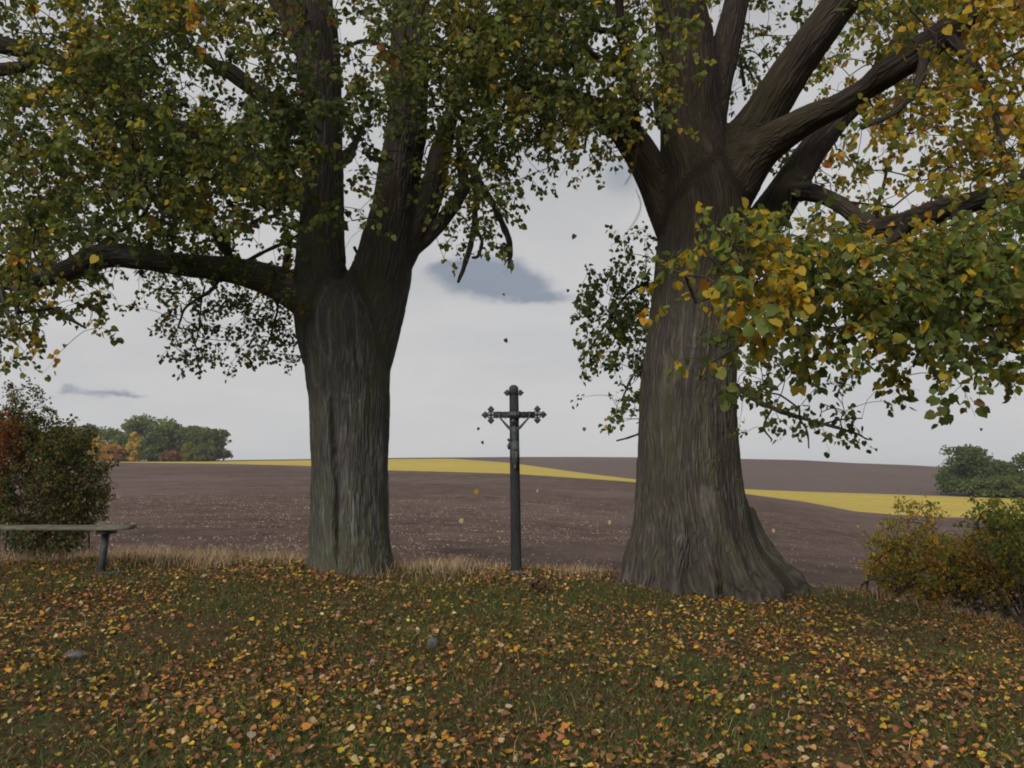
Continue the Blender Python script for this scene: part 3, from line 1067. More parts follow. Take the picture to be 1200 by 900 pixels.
def make_tree(side, loc, label, mat, solid, branches, voxel, lobes=None, groove=None, off=0.3):
    solid = [[(a, b, d + off, r) for a, b, d, r in p] for p in solid]
    branches = [[(a, b, d + off, r) for a, b, d, r in p] for p in branches]
    root = empty('linden_tree', loc, label, 'tree', 'old linden trees on the grassy bank')
    paths = [path(p) for p in solid]
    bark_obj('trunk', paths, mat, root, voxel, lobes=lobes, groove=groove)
    bpaths = [path(p) for p in branches]
    for pts, rad in bpaths:
        mb = MB()
        mb.tube(pts, rad * (1 + .12 * np.sin(np.arange(len(rad)) * 2.1)), 10)
        v, f = mb.arrays()
        v = v + (vfbm(v * 9, 3, 61) * .12)[:, None] * 0.06
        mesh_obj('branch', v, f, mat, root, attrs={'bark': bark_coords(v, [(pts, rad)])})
    skel = np.concatenate([p for p, r in paths[1:] + bpaths])
    nodes, pals, nl, sz = crown_nodes(side)
    mb, LB, LT, LN, LS, LI = grow(skel, None, nodes, {'n': nl, 'size': sz}, None, droop=.55)
    props(mb.build('twigs', M['twig'], root), kind='stuff')
    col = np.zeros((len(LB), 3))
    # one palette pick per leaf; each twig leans to one hue
    uniq = {}
    for i, pl in enumerate(pals):
        uniq.setdefault(id(pl), (pl, []))[1].append(i)
    groups = {}
    for i, pl in enumerate(pals):
        groups.setdefault(tuple(sorted(pl.items())), []).append(i)
    nodecol = np.zeros((len(nodes), 3))
    for key, ids in groups.items():
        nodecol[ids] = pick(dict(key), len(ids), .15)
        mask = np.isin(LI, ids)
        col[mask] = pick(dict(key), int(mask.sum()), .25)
    # sprays of one hue: sort the colours so that yellower leaves gather in patches
    yel = lambda c: c[:, 0] / (c[:, 1] + .02)
    nn = vfbm(LB * 1.5, 3, 71 if side == 'L' else 83) + rs.normal(0, .38 if side == 'L' else .75, len(LB))
    for key, ids in groups.items():
        mk = np.where(np.isin(LI, ids))[0]
        cc = col[mk]
        col[mk[np.argsort(nn[mk])]] = cc[np.argsort(yel(cc))]
    lean = rs.rand(len(LB)) < .12
    col[lean] = nodecol[LI[lean]] * rs.uniform(.8, 1.2, (lean.sum(), 1))
    X, Y, Zc = px_of(LB)
    inview = (X > 4) & (X < 1196) & (Y > 4) & (Y < 640) & (Zc > 0)
    score = np.where(inview, LS / Zc, 0)
    top = np.argsort(-score)[:300]
    for i in top:
        leaf_single('leaf', LB[i], LT[i], LN[i], LS[i], col[i], M['leaf'], root)
    rest = np.ones(len(LB), bool)
    rest[top] = False
    n = int(rest.sum())
    v, f = leaf_mesh(LB[rest], LT[rest], LN[rest], LS[rest], rs.uniform(-1.5, 2.4, n), rs.uniform(.75, 1.08, n))
    props(mesh_obj('foliage', v, f, M['leaf'], root, colors=np.repeat(col[rest], 8, 0), smooth=False), kind='stuff')
    print(side, 'leaves', len(LB), 'twigs', len(nodes))
    return root


D1 = 9.2
left_solid = [
    [(412, 700, D1, 56), (412, 672, D1, 49), (411, 640, D1, 45), (410, 590, D1, 44), (410, 540, D1, 44), (410, 480, D1, 46),
     (408, 430, D1, 50), (406, 385, D1, 52), (404, 360, D1, 46), (402, 338, D1, 30)],
    [(390, 420, D1, 36), (383, 385, D1, 37), (378, 345, D1, 34), (375, 300, D1, 29), (377, 240, D1, 25), (378, 180, D1, 24), (377, 120, D1, 24), (372, 60, 9.1, 27),
     (362, 0, 9.0, 28), (352, -80, 8.9, 25), (340, -200, 8.8, 20), (330, -320, 8.8, 12)],
    [(422, 430, D1, 36), (430, 390, D1, 38), (440, 345, D1, 38), (452, 300, D1, 34), (462, 250, D1, 29), (468, 200, D1, 26), (477, 150, D1, 24),
     (480, 80, 9.3, 23), (482, 0, 9.4, 22), (480, -80, 9.5, 20), (470, -200, 9.6, 16), (465, -320, 9.6, 10)],
    [(462, 318, D1, 18), (477, 290, D1, 17), (496, 252, D1, 15), (508, 215, D1, 14), (514, 184, D1, 13), (520, 162, D1, 11), (532, 125, 9.0, 8), (548, 80, 8.8, 6), (570, 20, 8.7, 4)],
    [(476, 300, D1, 9), (490, 291, D1, 7), (513, 265, D1, 8), (530, 243, D1, 8), (543, 222, D1, 6), (541, 195, D1, 5), (538, 172, D1, 4)],
    [(392, 372, D1, 34), (368, 352, D1, 29), (335, 337, D1, 22), (300, 324, 9.1, 17), (267, 317, 9.0, 14), (217, 311, 8.9, 12.5), (167, 303, 8.8, 12.5),
     (123, 299, 8.7, 14), (83, 315, 8.5, 12), (43, 327, 8.3, 9), (0, 330, 8.2, 8), (-60, 330, 8.1, 6), (-160, 320, 8, 4)],
    [(374, 250, D1, 18), (345, 222, 9.3, 16), (300, 192, 9.4, 15), (250, 172, 9.5, 14), (205, 152, 9.5, 13), (168, 130, 9.5, 11), (130, 105, 9.4, 10),
     (85, 80, 9.2, 9), (40, 62, 9.1, 9), (0, 52, 9, 9), (-60, 40, 9, 7), (-160, 10, 9, 5)],
    [(376, 175, D1, 13), (352, 140, D1, 11), (330, 125, D1, 9), (300, 107, D1, 9), (268, 83, D1, 9), (252, 76, D1, 6), (225, 60, D1, 4)],
    [(362, 60, 9.1, 18), (345, 30, 9.1, 15), (320, -10, 9.1, 12), (290, -70, 9.0, 10), (240, -160, 9, 6)],
]
left_branches = [
    [(543, 178, D1, 3), (556, 205, D1, 4.5), (575, 235, D1, 4), (590, 265, D1, 4), (598, 290, D1, 3.6), (596, 314, D1, 1.8)],
    [(556, 205, D1, 3.5), (557, 240, D1, 3.2), (555, 270, D1, 3.8), (548, 300, D1, 3.4), (537, 331, D1, 1.8)],
    [(557, 268, D1, 2), (565, 282, D1, 2.2), (560, 300, D1, 2), (553, 302, D1, 1.5)],
    [(597, 295, D1, 1.5), (590, 285, D1, 1.3), (589, 298, D1, 1.2), (593, 308, D1, 1)],
    [(272, 318, 9.0, 6), (268, 298, 8.9, 6), (257, 277, 8.8, 6), (240, 262, 8.7, 6), (215, 250, 8.6, 4), (190, 225, 8.5, 3)],
    [(282, 310, 9.05, 2.6), (310, 295, 9.1, 2.2), (338, 282, 9.2, 2.2), (350, 275, 9.3, 1.5)],
    [(333, 330, D1, 4), (335, 305, D1, 3.6), (340, 280, D1, 3.0), (330, 262, D1, 2)],
    [(258, 325, 9.0, 2.4), (248, 340, 9.0, 2.4), (232, 350, 9.0, 2), (217, 362, 9.0, 1.6), (208, 385, 9.0, 1.0)],
    [(240, 335, 9.0, 1.2), (235, 365, 9.1, 1.0), (232, 395, 9.2, .8)],
    [(320, 332, 9.3, 1.8), (325, 360, 9.6, 1.6), (318, 390, 9.8, 1.2), (312, 405, 9.8, .8)],
    [(120, 290, 8.7, 5), (140, 272, 8.6, 3), (165, 255, 8.5, 2.2), (178, 235, 8.4, 1.6)],
    [(215, 165, 9.5, 5), (170, 182, 9.3, 4.5), (140, 160, 9.2, 4), (125, 145, 9.1, 4), (100, 140, 9, 3)],
    [(45, 66, 9.1, 6), (30, 78, 9.0, 7), (0, 82, 8.9, 7.5), (-50, 92, 8.8, 6)],
    [(430, 300, 9.4, 3), (424, 303, 9.5, 2.2), (415, 290, 9.6, 1.6)],
    [(403, 57, D1, 2.2), (425, 48, D1, 2.4), (445, 52, D1, 2.2), (462, 58, D1, 2)],
    [(545, 230, 9.0, 2), (570, 170, 8.9, 2.4), (588, 128, 8.8, 2.6), (610, 95, 8.7, 2.6), (634, 65, 8.6, 2.2)],
    [(500, 60, 9.2, 5), (530, 48, 9.0, 4), (580, 30, 8.8, 3.5), (640, 20, 8.6, 2.5)],
    [(0, 330, 8.2, 5), (30, 345, 8.0, 3), (70, 365, 7.8, 2), (100, 385, 7.8, 1.3)],
    [(0, 335, 8.2, 4), (10, 370, 8.0, 2.4), (30, 400, 8, 1.4)],
    [(395, 190, 9.3, 9), (408, 182, 9.5, 8), (414, 172, 9.7, 5), (425, 150, 9.9, 3)],
]
D2 = 8.8
right_solid = [
    [(818, 730, D2, 72), (816, 700, D2, 71), (813, 675, D2, 70), (810, 645, D2, 67), (808, 605, D2, 63), (806, 560, D2, 60), (805, 500, D2, 56), (806, 450, D2, 54),
     (811, 400, D2, 52), (817, 350, D2, 52), (822, 300, D2, 53), (825, 250, D2, 54), (821, 215, D2, 47), (816, 180, D2, 36)],
    [(823, 290, D2, 48), (820, 245, D2, 50), (816, 200, D2, 45), (810, 150, D2, 38), (808, 100, D2, 36), (803, 50, 8.8, 34), (795, 0, 8.7, 31), (790, -80, 8.7, 27), (785, -200, 8.6, 20), (785, -320, 8.6, 12)],
    [(826, 165, D2, 24), (836, 120, D2, 18), (845, 75, D2, 17), (857, 25, D2, 15), (868, -25, D2, 14), (885, -110, D2, 11), (900, -200, D2, 7)],
    [(800, 275, D2, 30), (782, 240, D2, 26), (764, 205, 8.7, 21), (745, 172, 8.7, 19), (725, 147, 8.6, 16), (703, 130, 8.5, 13), (678, 118, 8.4, 10), (645, 108, 8.3, 7), (600, 96, 8.2, 5)],
    [(842, 225, D2, 40), (866, 180, D2, 34), (890, 140, 8.6, 26), (915, 100, 8.4, 23), (942, 60, 8.2, 22), (972, 20, 8.0, 21), (1010, -30, 7.8, 19), (1060, -100, 7.6, 15), (1120, -180, 7.4, 10)],
    [(850, 225, 8.7, 36), (880, 185, 8.5, 28), (915, 158, 8.2, 20), (950, 138, 7.9, 16), (985, 122, 7.6, 13), (1020, 100, 7.3, 13), (1050, 78, 7.0, 17), (1085, 55, 6.8, 17),
     (1125, 25, 6.6, 14), (1180, -20, 6.4, 12), (1260, -90, 6.2, 8)],
    [(850, 320, 9.0, 30), (876, 285, 9.1, 24), (900, 252, 9.2, 22), (924, 217, 9.3, 20), (950, 178, 9.4, 17), (978, 145, 9.5, 14), (1012, 108, 9.6, 11), (1060, 40, 9.7, 8), (1110, -50, 9.8, 5)],
    [(930, 225, 9.1, 12), (950, 226, 8.8, 10), (978, 236, 8.4, 9), (1006, 255, 8.0, 10), (1032, 268, 7.7, 13), (1062, 262, 7.4, 13), (1100, 247, 7.1, 12), (1150, 234, 6.8, 11), (1200, 220, 6.5, 10), (1270, 200, 6.2, 8)],
    [(868, 600, D2, 16), (885, 640, 8.8, 17), (905, 664, 8.8, 15), (928, 682, 8.75, 11), (948, 695, 8.7, 6), (975, 706, 8.65, 3)],
]
right_branches = [
    [(850, 440, 8.6, 3), (872, 460, 8.4, 3), (895, 474, 8.2, 3), (930, 487, 8.0, 2.6), (965, 497, 7.9, 2.2), (1000, 507, 7.8, 1.6), (1014, 514, 7.8, .8)],
    [(905, 478, 8.15, 1.3), (895, 500, 8.1, 1.2), (905, 515, 8.1, .8)],
    [(935, 488, 8.0, 1.3), (945, 505, 8, 1.2), (948, 525, 8, .7)],
    [(965, 497, 7.9, 1.2), (985, 492, 7.9, 1.0), (1010, 490, 7.9, .7)],
    [(872, 100, 9.4, 2.2), (868, 75, 9.6, 2), (862, 62, 9.7, 1.2)],
    [(884, 98, 9.4, 1.8), (876, 78, 9.5, 1.6), (860, 62, 9.5, 1.4), (850, 50, 9.2, 2)],
    [(760, 330, 9.3, 2), (735, 345, 9.5, 1.8), (710, 380, 9.6, 1.4), (690, 410, 9.7, 1)],
    [(765, 420, 9.4, 2), (742, 440, 9.6, 1.6), (728, 470, 9.7, 1)],
    [(764, 500, 9.4, 1.6), (745, 510, 9.6, 1.4), (722, 517, 9.7, .9)],
    [(1062, 262, 7.4, 7), (1040, 285, 6.6, 5), (990, 310, 5.8, 3.6), (930, 325, 5.3, 3), (870, 335, 5.0, 2.4), (815, 355, 4.8, 1.4)],
    [(990, 310, 5.8, 3), (960, 350, 5.4, 2.4), (900, 385, 5.0, 2), (850, 415, 4.8, 1.6), (820, 430, 4.7, 1)],
    [(1120, 242, 7.0, 6), (1118, 290, 6.3, 4.5), (1105, 340, 5.8, 3.6), (1085, 390, 5.5, 2.6), (1070, 430, 5.4, 1.6)],
    [(1160, 232, 6.7, 6), (1165, 300, 6.0, 4), (1160, 370, 5.6, 3), (1165, 430, 5.4, 1.8)],
    [(1030, 268, 7.7, 2.6), (1028, 245, 7.6, 2.2), (1036, 215, 7.5, 2), (1040, 190, 7.4, 1.5)],
    [(700, 130, 8.5, 4), (690, 150, 8.5, 2.4), (685, 175, 8.5, 1.6)],
    [(745, 172, 8.6, 9), (742, 130, 8.3, 8), (738, 90, 8.0, 7), (728, 40, 7.8, 6), (725, -20, 7.6, 5), (720, -90, 7.6, 3)],
    [(735, 40, 7.8, 4), (700, 35, 7.7, 3.6), (660, 36, 7.6, 3), (630, 50, 7.6, 2)],
    [(700, 68, 7.9, 3), (680, 52, 7.9, 3.2), (662, 48, 7.9, 2.4)],
    [(770, 100, 7.7, 4), (768, 120, 7.4, 3), (772, 150, 7.2, 2)],
    [(1085, 55, 6.8, 8), (1075, 100, 6.2, 5), (1050, 130, 5.6, 4), (1010, 150, 5.2, 3)],
    [(1110, 40, 6.7, 7), (1150, 90, 6.0, 5), (1170, 150, 5.6, 4), (1180, 200, 5.4, 2.5)],
]
tl = P(411, 680, D1 + .3)
make_tree('L', (tl.x, tl.y, ground_at(tl.x, tl.y) - .02),
          'old linden with straight grey trunk forking low, left of the cross, with long low bough',
          M['bark_left'], left_solid, left_branches, 0.021,
          (P(411, 680, D1).z, .35, [(-90, .08, 20, 1), (-25, .12, 16, 1), (-150, .16, 16, 1), (-120, .06, 10, 1), (-60, .08, 9, 1), (90, .15, 25, 1)]),
          (P(402, 660, D1).x, P(393, 450, D1).x, P(402, 672, D1).z, P(393, 450, D1).z, D1 + .3))
tr_ = P(815, 690, D2 + .3)
make_tree('R', (tr_.x, tr_.y, ground_at(tr_.x, tr_.y) - .02),
          'thickest old linden, flared roots and yellowing low boughs, right of the cross',
          M['bark_right'], right_solid, right_branches, 0.021,
          (P(815, 692, D2).z, .42, [(-8, .72, 17, 1.1), (-38, .42, 9, .8), (-62, .40, 7, 1.1), (-90, .26, 6, 1), (-116, .38, 8, 1.2), (-145, .28, 9, .8), (-172, .46, 16, 1.1), (120, .4, 20, 1), (50, .45, 20, 1)]))


# ------------------------------------------------------------------ shrubs
def shrub(name, cxy, spans, label, n_nodes, mix_fn, size, stems, base_spread, leaves=10, cat='bush', unit=.0016, twl=(.10, .22)):
    """spans: list of (px, py, d, rx, ry, rd, weight) ellipsoids in the view; stems grow from the base into them"""
    bx, by = cxy
    root = empty(name, (bx, by, ground_at(bx, by)), label, cat)
    w = np.array([s[6] for s in spans], float)
    idx = rs.choice(len(spans), n_nodes, p=w / w.sum())
    nodes = []
    for i in idx:
        px, py, d, rx, ry, rd, _ = spans[i]
        while True:
            q = rs.uniform(-1, 1, 3)
            if q @ q <= 1:
                break
        nodes.append(P(px + q[0] * rx, py + q[1] * ry, d + q[2] * rd))
    nodes = np.array(nodes)
    sk = []
    for k in range(stems):
        tgt = nodes[rs.randint(len(nodes))]
        b = np.array([bx + rs.uniform(-1, 1) * base_spread, by + rs.uniform(-.4, .4), 0])
        b[2] = ground_at(b[0], b[1]) - .03
        mid = (b * .55 + tgt * .45) + rs.normal(0, .08, 3)
        mid[2] += .15 * (tgt[2] - b[2])
        pts = catmull([b, mid, tgt], 6)
        r = rs.uniform(.010, .022)
        mb = MB()
        mb.tube(pts, np.linspace(r, .003, len(pts)), 6)
        mb.build('stem', M['twig'], root)
        sk.append(pts[3:])
    sk = np.concatenate(sk)
    nl = np.maximum(0, rs.normal(leaves, leaves * .4, len(nodes))).astype(int)
    mb, LB, LT, LN, LS, LI = grow(sk, None, nodes, {'n': nl, 'size': np.full(len(nodes), .065)}, None, droop=.1, unit=unit, twig_len=twl)
    props(mb.build('twigs', M['twig'], root), kind='stuff')
    LS = LS * size / .065
    X, Y, Z = px_of(LB)
    col = mix_fn(X, Y, len(LB))
    n = len(LB)
    v, f = leaf_mesh(LB, LT + rs.normal(0, .4, (n, 3)), LN, LS, rs.uniform(-1, 1.5, n), rs.uniform(.6, .95, n))
    props(mesh_obj('foliage', v, f, M['leaf'], root, colors=np.repeat(col, 8, 0), smooth=False), kind='stuff')
    return root


def mix_hawthorn(X, Y, n):
    a = pick({'dgreen': 4, 'green': 2.2, 'olive': 2.2, 'dbrown': 1.0, 'brown': .9, 'rust': .4, 'grey': .3}, n)
    b = pick({'red': 3, 'rust': 2.4, 'orange': .8, 'dgreen': 1}, n)
    k = (rs.rand(n) < np.clip(1.15 - np.hypot((X - 2) / 30, (Y - 515) / 38), 0, .85))
    a[k] = b[k]
    return a


def mix_auburn(X, Y, n):
    return 1.6 * pick({'olive': 4, 'green': 1.4, 'ygreen': 3, 'gold': 1.8, 'orange': 1.0, 'peach': .8, 'brown': .9, 'rust': .4, 'lgreen': 1.0}, n)


def mix_green(X, Y, n):
    return 1.3 * pick({'green': 3, 'dgreen': .6, 'lgreen': 2.2, 'olive': 2, 'ygreen': 1.4, 'gold': .4}, n)


b1 = P(45, 660, 10.2)
shrub('hawthorn_bush', (b1.x, b1.y), [(30, 560, 10.2, 62, 75, .8, 5), (95, 575, 10.2, 38, 42, .6, 2), (55, 630, 10.2, 50, 28, .7, 2), (30, 482, 10.2, 30, 34, .4, .5),
                                      (75, 520, 10.2, 35, 22, .5, 1), (-50, 560, 10.3, 60, 90, .8, 3), (10, 510, 10.1, 25, 30, .5, 1)],
      'dense dark green hawthorn bush with a red patch of leaves, behind the bench', 1500, mix_hawthorn, .034, 18, .7, 22)
b2 = P(1120, 735, 9.7)
shrub('thorn_bush', (b2.x, b2.y), [(1090, 665, 9.8, 68, 48, .7, 4), (1165, 665, 9.8, 50, 55, .7, 3.4), (1075, 610, 9.8, 30, 28, .4, .35), (1035, 650, 9.8, 25, 42, .5, .7), (1240, 670, 9.8, 55, 60, .7, 3)],
      'loose bush of bare brown stems and golden olive leaves, right end of the bank', 1450, mix_auburn, .036, 46, 1.2, 11)
b3 = P(1225, 730, 9.2)
shrub('elder_bush', (b3.x, b3.y), [(1175, 605, 9.1, 48, 20, .5, 1.4), (1190, 640, 9.1, 30, 30, .5, 1.6), (1250, 640, 9.1, 50, 60, .6, 3)],
      'greener bush reaching over the golden olive thorn bush at the right edge', 330, mix_green, .040, 12, .5, 12)


# ------------------------------------------------------------------ far trees
def far_tree(px, py_base, py_top, width_px, d, mix, label, name='oak_tree', cat='tree', group=None, lobes=22, dens=1.0, slim=0.0, cells=1500, low=True):
    b = P(px, py_base, d)
    u = b.x / b.y
    gz = field_z(u, d)
    H = P(px, py_top, d).z - gz
    W = width_px * 1.12 * mpp(d)
    root = empty(name, (b.x, d, gz), label, cat, group)
    mb = MB()
    hb = H * (.16 if not slim else .1)
    r0 = max(.12, H * .022)
    tp = catmull([(b.x, d, gz - .2), (b.x + W * .02, d, gz + H * .35), (b.x - W * .02, d, gz + H * .8)], 4)
    mb.tube(tp, np.linspace(r0, r0 * .3, len(tp)), 8)
    for k in range(5):
        a = rs.uniform(0, 6.28)
        z0 = H * rs.uniform(.2, .5)
        e = np.array([b.x + math.cos(a) * W * .3, d + math.sin(a) * W * .3, gz + z0 + H * .25])
        mb.tube(catmull([(b.x, d, gz + z0), (b.x + math.cos(a) * W * .15, d + math.sin(a) * W * .15, gz + z0 + H * .1), e], 3), np.linspace(r0 * .5, r0 * .15, 7), 5)
    mb.build('trunk', M['twig'], root)
    cen, rad = [], []
    for k in range(lobes):
        z = rs.uniform(.10, .86)
        prof = math.sqrt(max(.3, 1 - ((z - .38) / .62) ** 2))
        a = rs.uniform(0, 6.28)
        rr = W * .5 * prof * rs.uniform(.35, .75)
        rl = W * rs.uniform(.16, .27) * (.65 + .5 * prof)
        rl = min(rl, H * .26)
        z_ = min(z * H, H - rl * .95)
        cen.append((b.x + math.cos(a) * rr, d + math.sin(a) * rr, gz + z_))
        rad.append(rl)
    cen.append((b.x + rs.uniform(-.1, .1) * W, d, gz + H - W * .18))
    rad.append(min(W * .2, H * .2))
    if low:
        for k in range(9):
            a = 6.28 * k / 9
            rl = min(W * rs.uniform(.15, .22), H * .22)
            cen.append((b.x + math.cos(a) * W * .33, d + math.sin(a) * W * .33, gz + rl * rs.uniform(.7, 1.0)))
            rad.append(rl)
    cen, rad = np.array(cen), np.array(rad)
    fs = max(.5, d / 262)
    n = int(cells * dens / fs ** 1.6)
    pr = rad ** 2 / np.sum(rad ** 2)
    li = rs.choice(len(cen), n, p=pr)
    q = rs.normal(0, 1, (n, 3))
    q /= np.linalg.norm(q, axis=1)[:, None]
    q[:, 2] = np.where(q[:, 2] < -.4, -q[:, 2], q[:, 2])
    pos = cen[li] + q * (rad[li] * rs.uniform(.45, 1.12, n))[:, None] * np.array([1, 1, .85])
    s = rs.uniform(.2, .48, n) * fs
    lobecol = pick(mix, len(cen), .2)
    col = pick(mix, n, .3) * .5 + lobecol[li] * .5
    col = col * 1.25
    tipd = rs.normal(0, 1, (n, 3)) + q * .3
    v, f = leaf_mesh(pos, tipd, q + rs.normal(0, .45, (n, 3)), s * 2.0, rs.uniform(-1, 2, n), np.ones(n))
    mesh_obj('crown', v, f, M['leaf'], root, colors=np.repeat(col, 8, 0), smooth=False)
    return root


G = 'trees of the wood on the field crest'
G1 = {'dgreen': 1.5, 'green': 3, 'olive': 1.2, 'lgreen': .4}
G2 = {'green': 3, 'lgreen': 2, 'olive': 1.2}
G3 = {'dgreen': 2.4, 'green': 2.2, 'olive': 1.8, 'brown': .4}
YE = {'yellow': 3, 'gold': .8, 'cream': 1.0, 'ygreen': 1.2}
OR = {'gold': 2, 'yellow': 1.2, 'orange': .8, 'olive': 1.8, 'brown': .4}
WOOD = [
    (84, 541, 500, 40, 268, G2, 'bright green rounded tree at the left of the far wood, half behind the bush', 'ash_tree', 'tree'),
    (107, 541, 498, 34, 275, G3, 'dark narrow treetop rising behind the bright green trees of the far wood', 'oak_tree', 'tree'),
    (60, 541, 505, 40, 272, G1, 'green tree of the far wood mostly hidden by the dark bush', 'oak_tree', 'tree'),
    (132, 541, 502, 30, 266, G2, 'light green tree between the dark narrow treetop and tall dome of the far wood', 'ash_tree', 'tree'),
    (176, 541, 486, 62, 268, G1, 'tallest tree of the far wood, a broad green dome', 'oak_tree', 'tree'),
    (150, 541, 495, 30, 270, G2, 'green tree leaning on the left flank of the tallest dome', 'ash_tree', 'tree'),
    (205, 541, 496, 34, 270, G3, 'dark green tree on the right flank of the tallest dome', 'oak_tree', 'tree'),
    (226, 541, 499, 36, 266, G1, 'mid green tree with a yellowish side, second from the right end of the far wood', 'oak_tree', 'tree'),
    (250, 541, 503, 38, 264, G3, 'dark tree that closes the far wood at its right end', 'oak_tree', 'tree'),
    (113, 541.5, 514, 15, 259, YE, 'small bright yellow tree, paler top, left of the golden bushes at the far wood edge', 'birch_tree', 'tree'),
    (157, 541.5, 507, 15, 259, YE, 'slim golden yellow tree in front of the tall dome of the far wood', 'birch_tree', 'tree'),
    (134, 541.5, 521, 26, 258, OR, 'low golden orange tree between the two yellow ones at the far wood edge', 'maple_tree', 'tree'),
    (181, 541.5, 508, 26, 257, {'dgreen': 3, 'green': 1.5}, 'dark green low tree standing before the dome of the far wood', 'oak_tree', 'tree'),
    (199, 541.5, 529, 24, 256, {'rust': 2, 'brown': 2, 'dgreen': 1, 'olive': 1}, 'low reddish brown shrub at the foot of the far wood', 'hazel_bush', 'bush'),
    (222, 541.5, 519, 16, 257, {'ygreen': 2, 'olive': 2, 'green': 1}, 'small yellow green tree near the right end of the far wood', 'birch_tree', 'tree'),
    (240, 541.5, 520, 24, 257, {'olive': 3, 'dgreen': 2, 'green': 1}, 'low olive green tree at the right foot of the far wood', 'oak_tree', 'tree'),
    (20, 541, 500, 50, 270, G1, 'green tree of the far wood behind the red patch of the dark bush', 'oak_tree', 'tree'),
]
for (px, yb, yt, w, d, mx, lab, nm, ct) in WOOD:
    far_tree(px, yb, yt, w, d, mx, lab, nm, ct, G, cells=4200 if w > 20 else 2400)
GB = {'dgreen': 3, 'green': 2.4, 'lblade': 1}
GR = 'trees at the right of the yellow field'
for (px, yt, w, d, lab, mx) in (
        (1136, 521, 62, 170, 'rounded dark green tree standing at the right end of the yellow field', GB),
        (1172, 539, 40, 174, 'lower green tree between the rounded dark one and the edge-cut one', GB),
        (1212, 530, 56, 172, 'green tree cut by the right edge of the photograph, above the bush', GB),
        (1162, 558, 46, 167, 'low bushy green tree in front of the rounded one at the yellow field', {'green': 2, 'dgreen': 2, 'olive': 1}),
        (1196, 556, 50, 168, 'low green tree in front of the one cut by the right edge', {'green': 2, 'dgreen': 2, 'olive': 1})):
    far_tree(px, 583, yt, w, d, mx, lab, 'oak_tree', 'tree', GR, cells=3000)


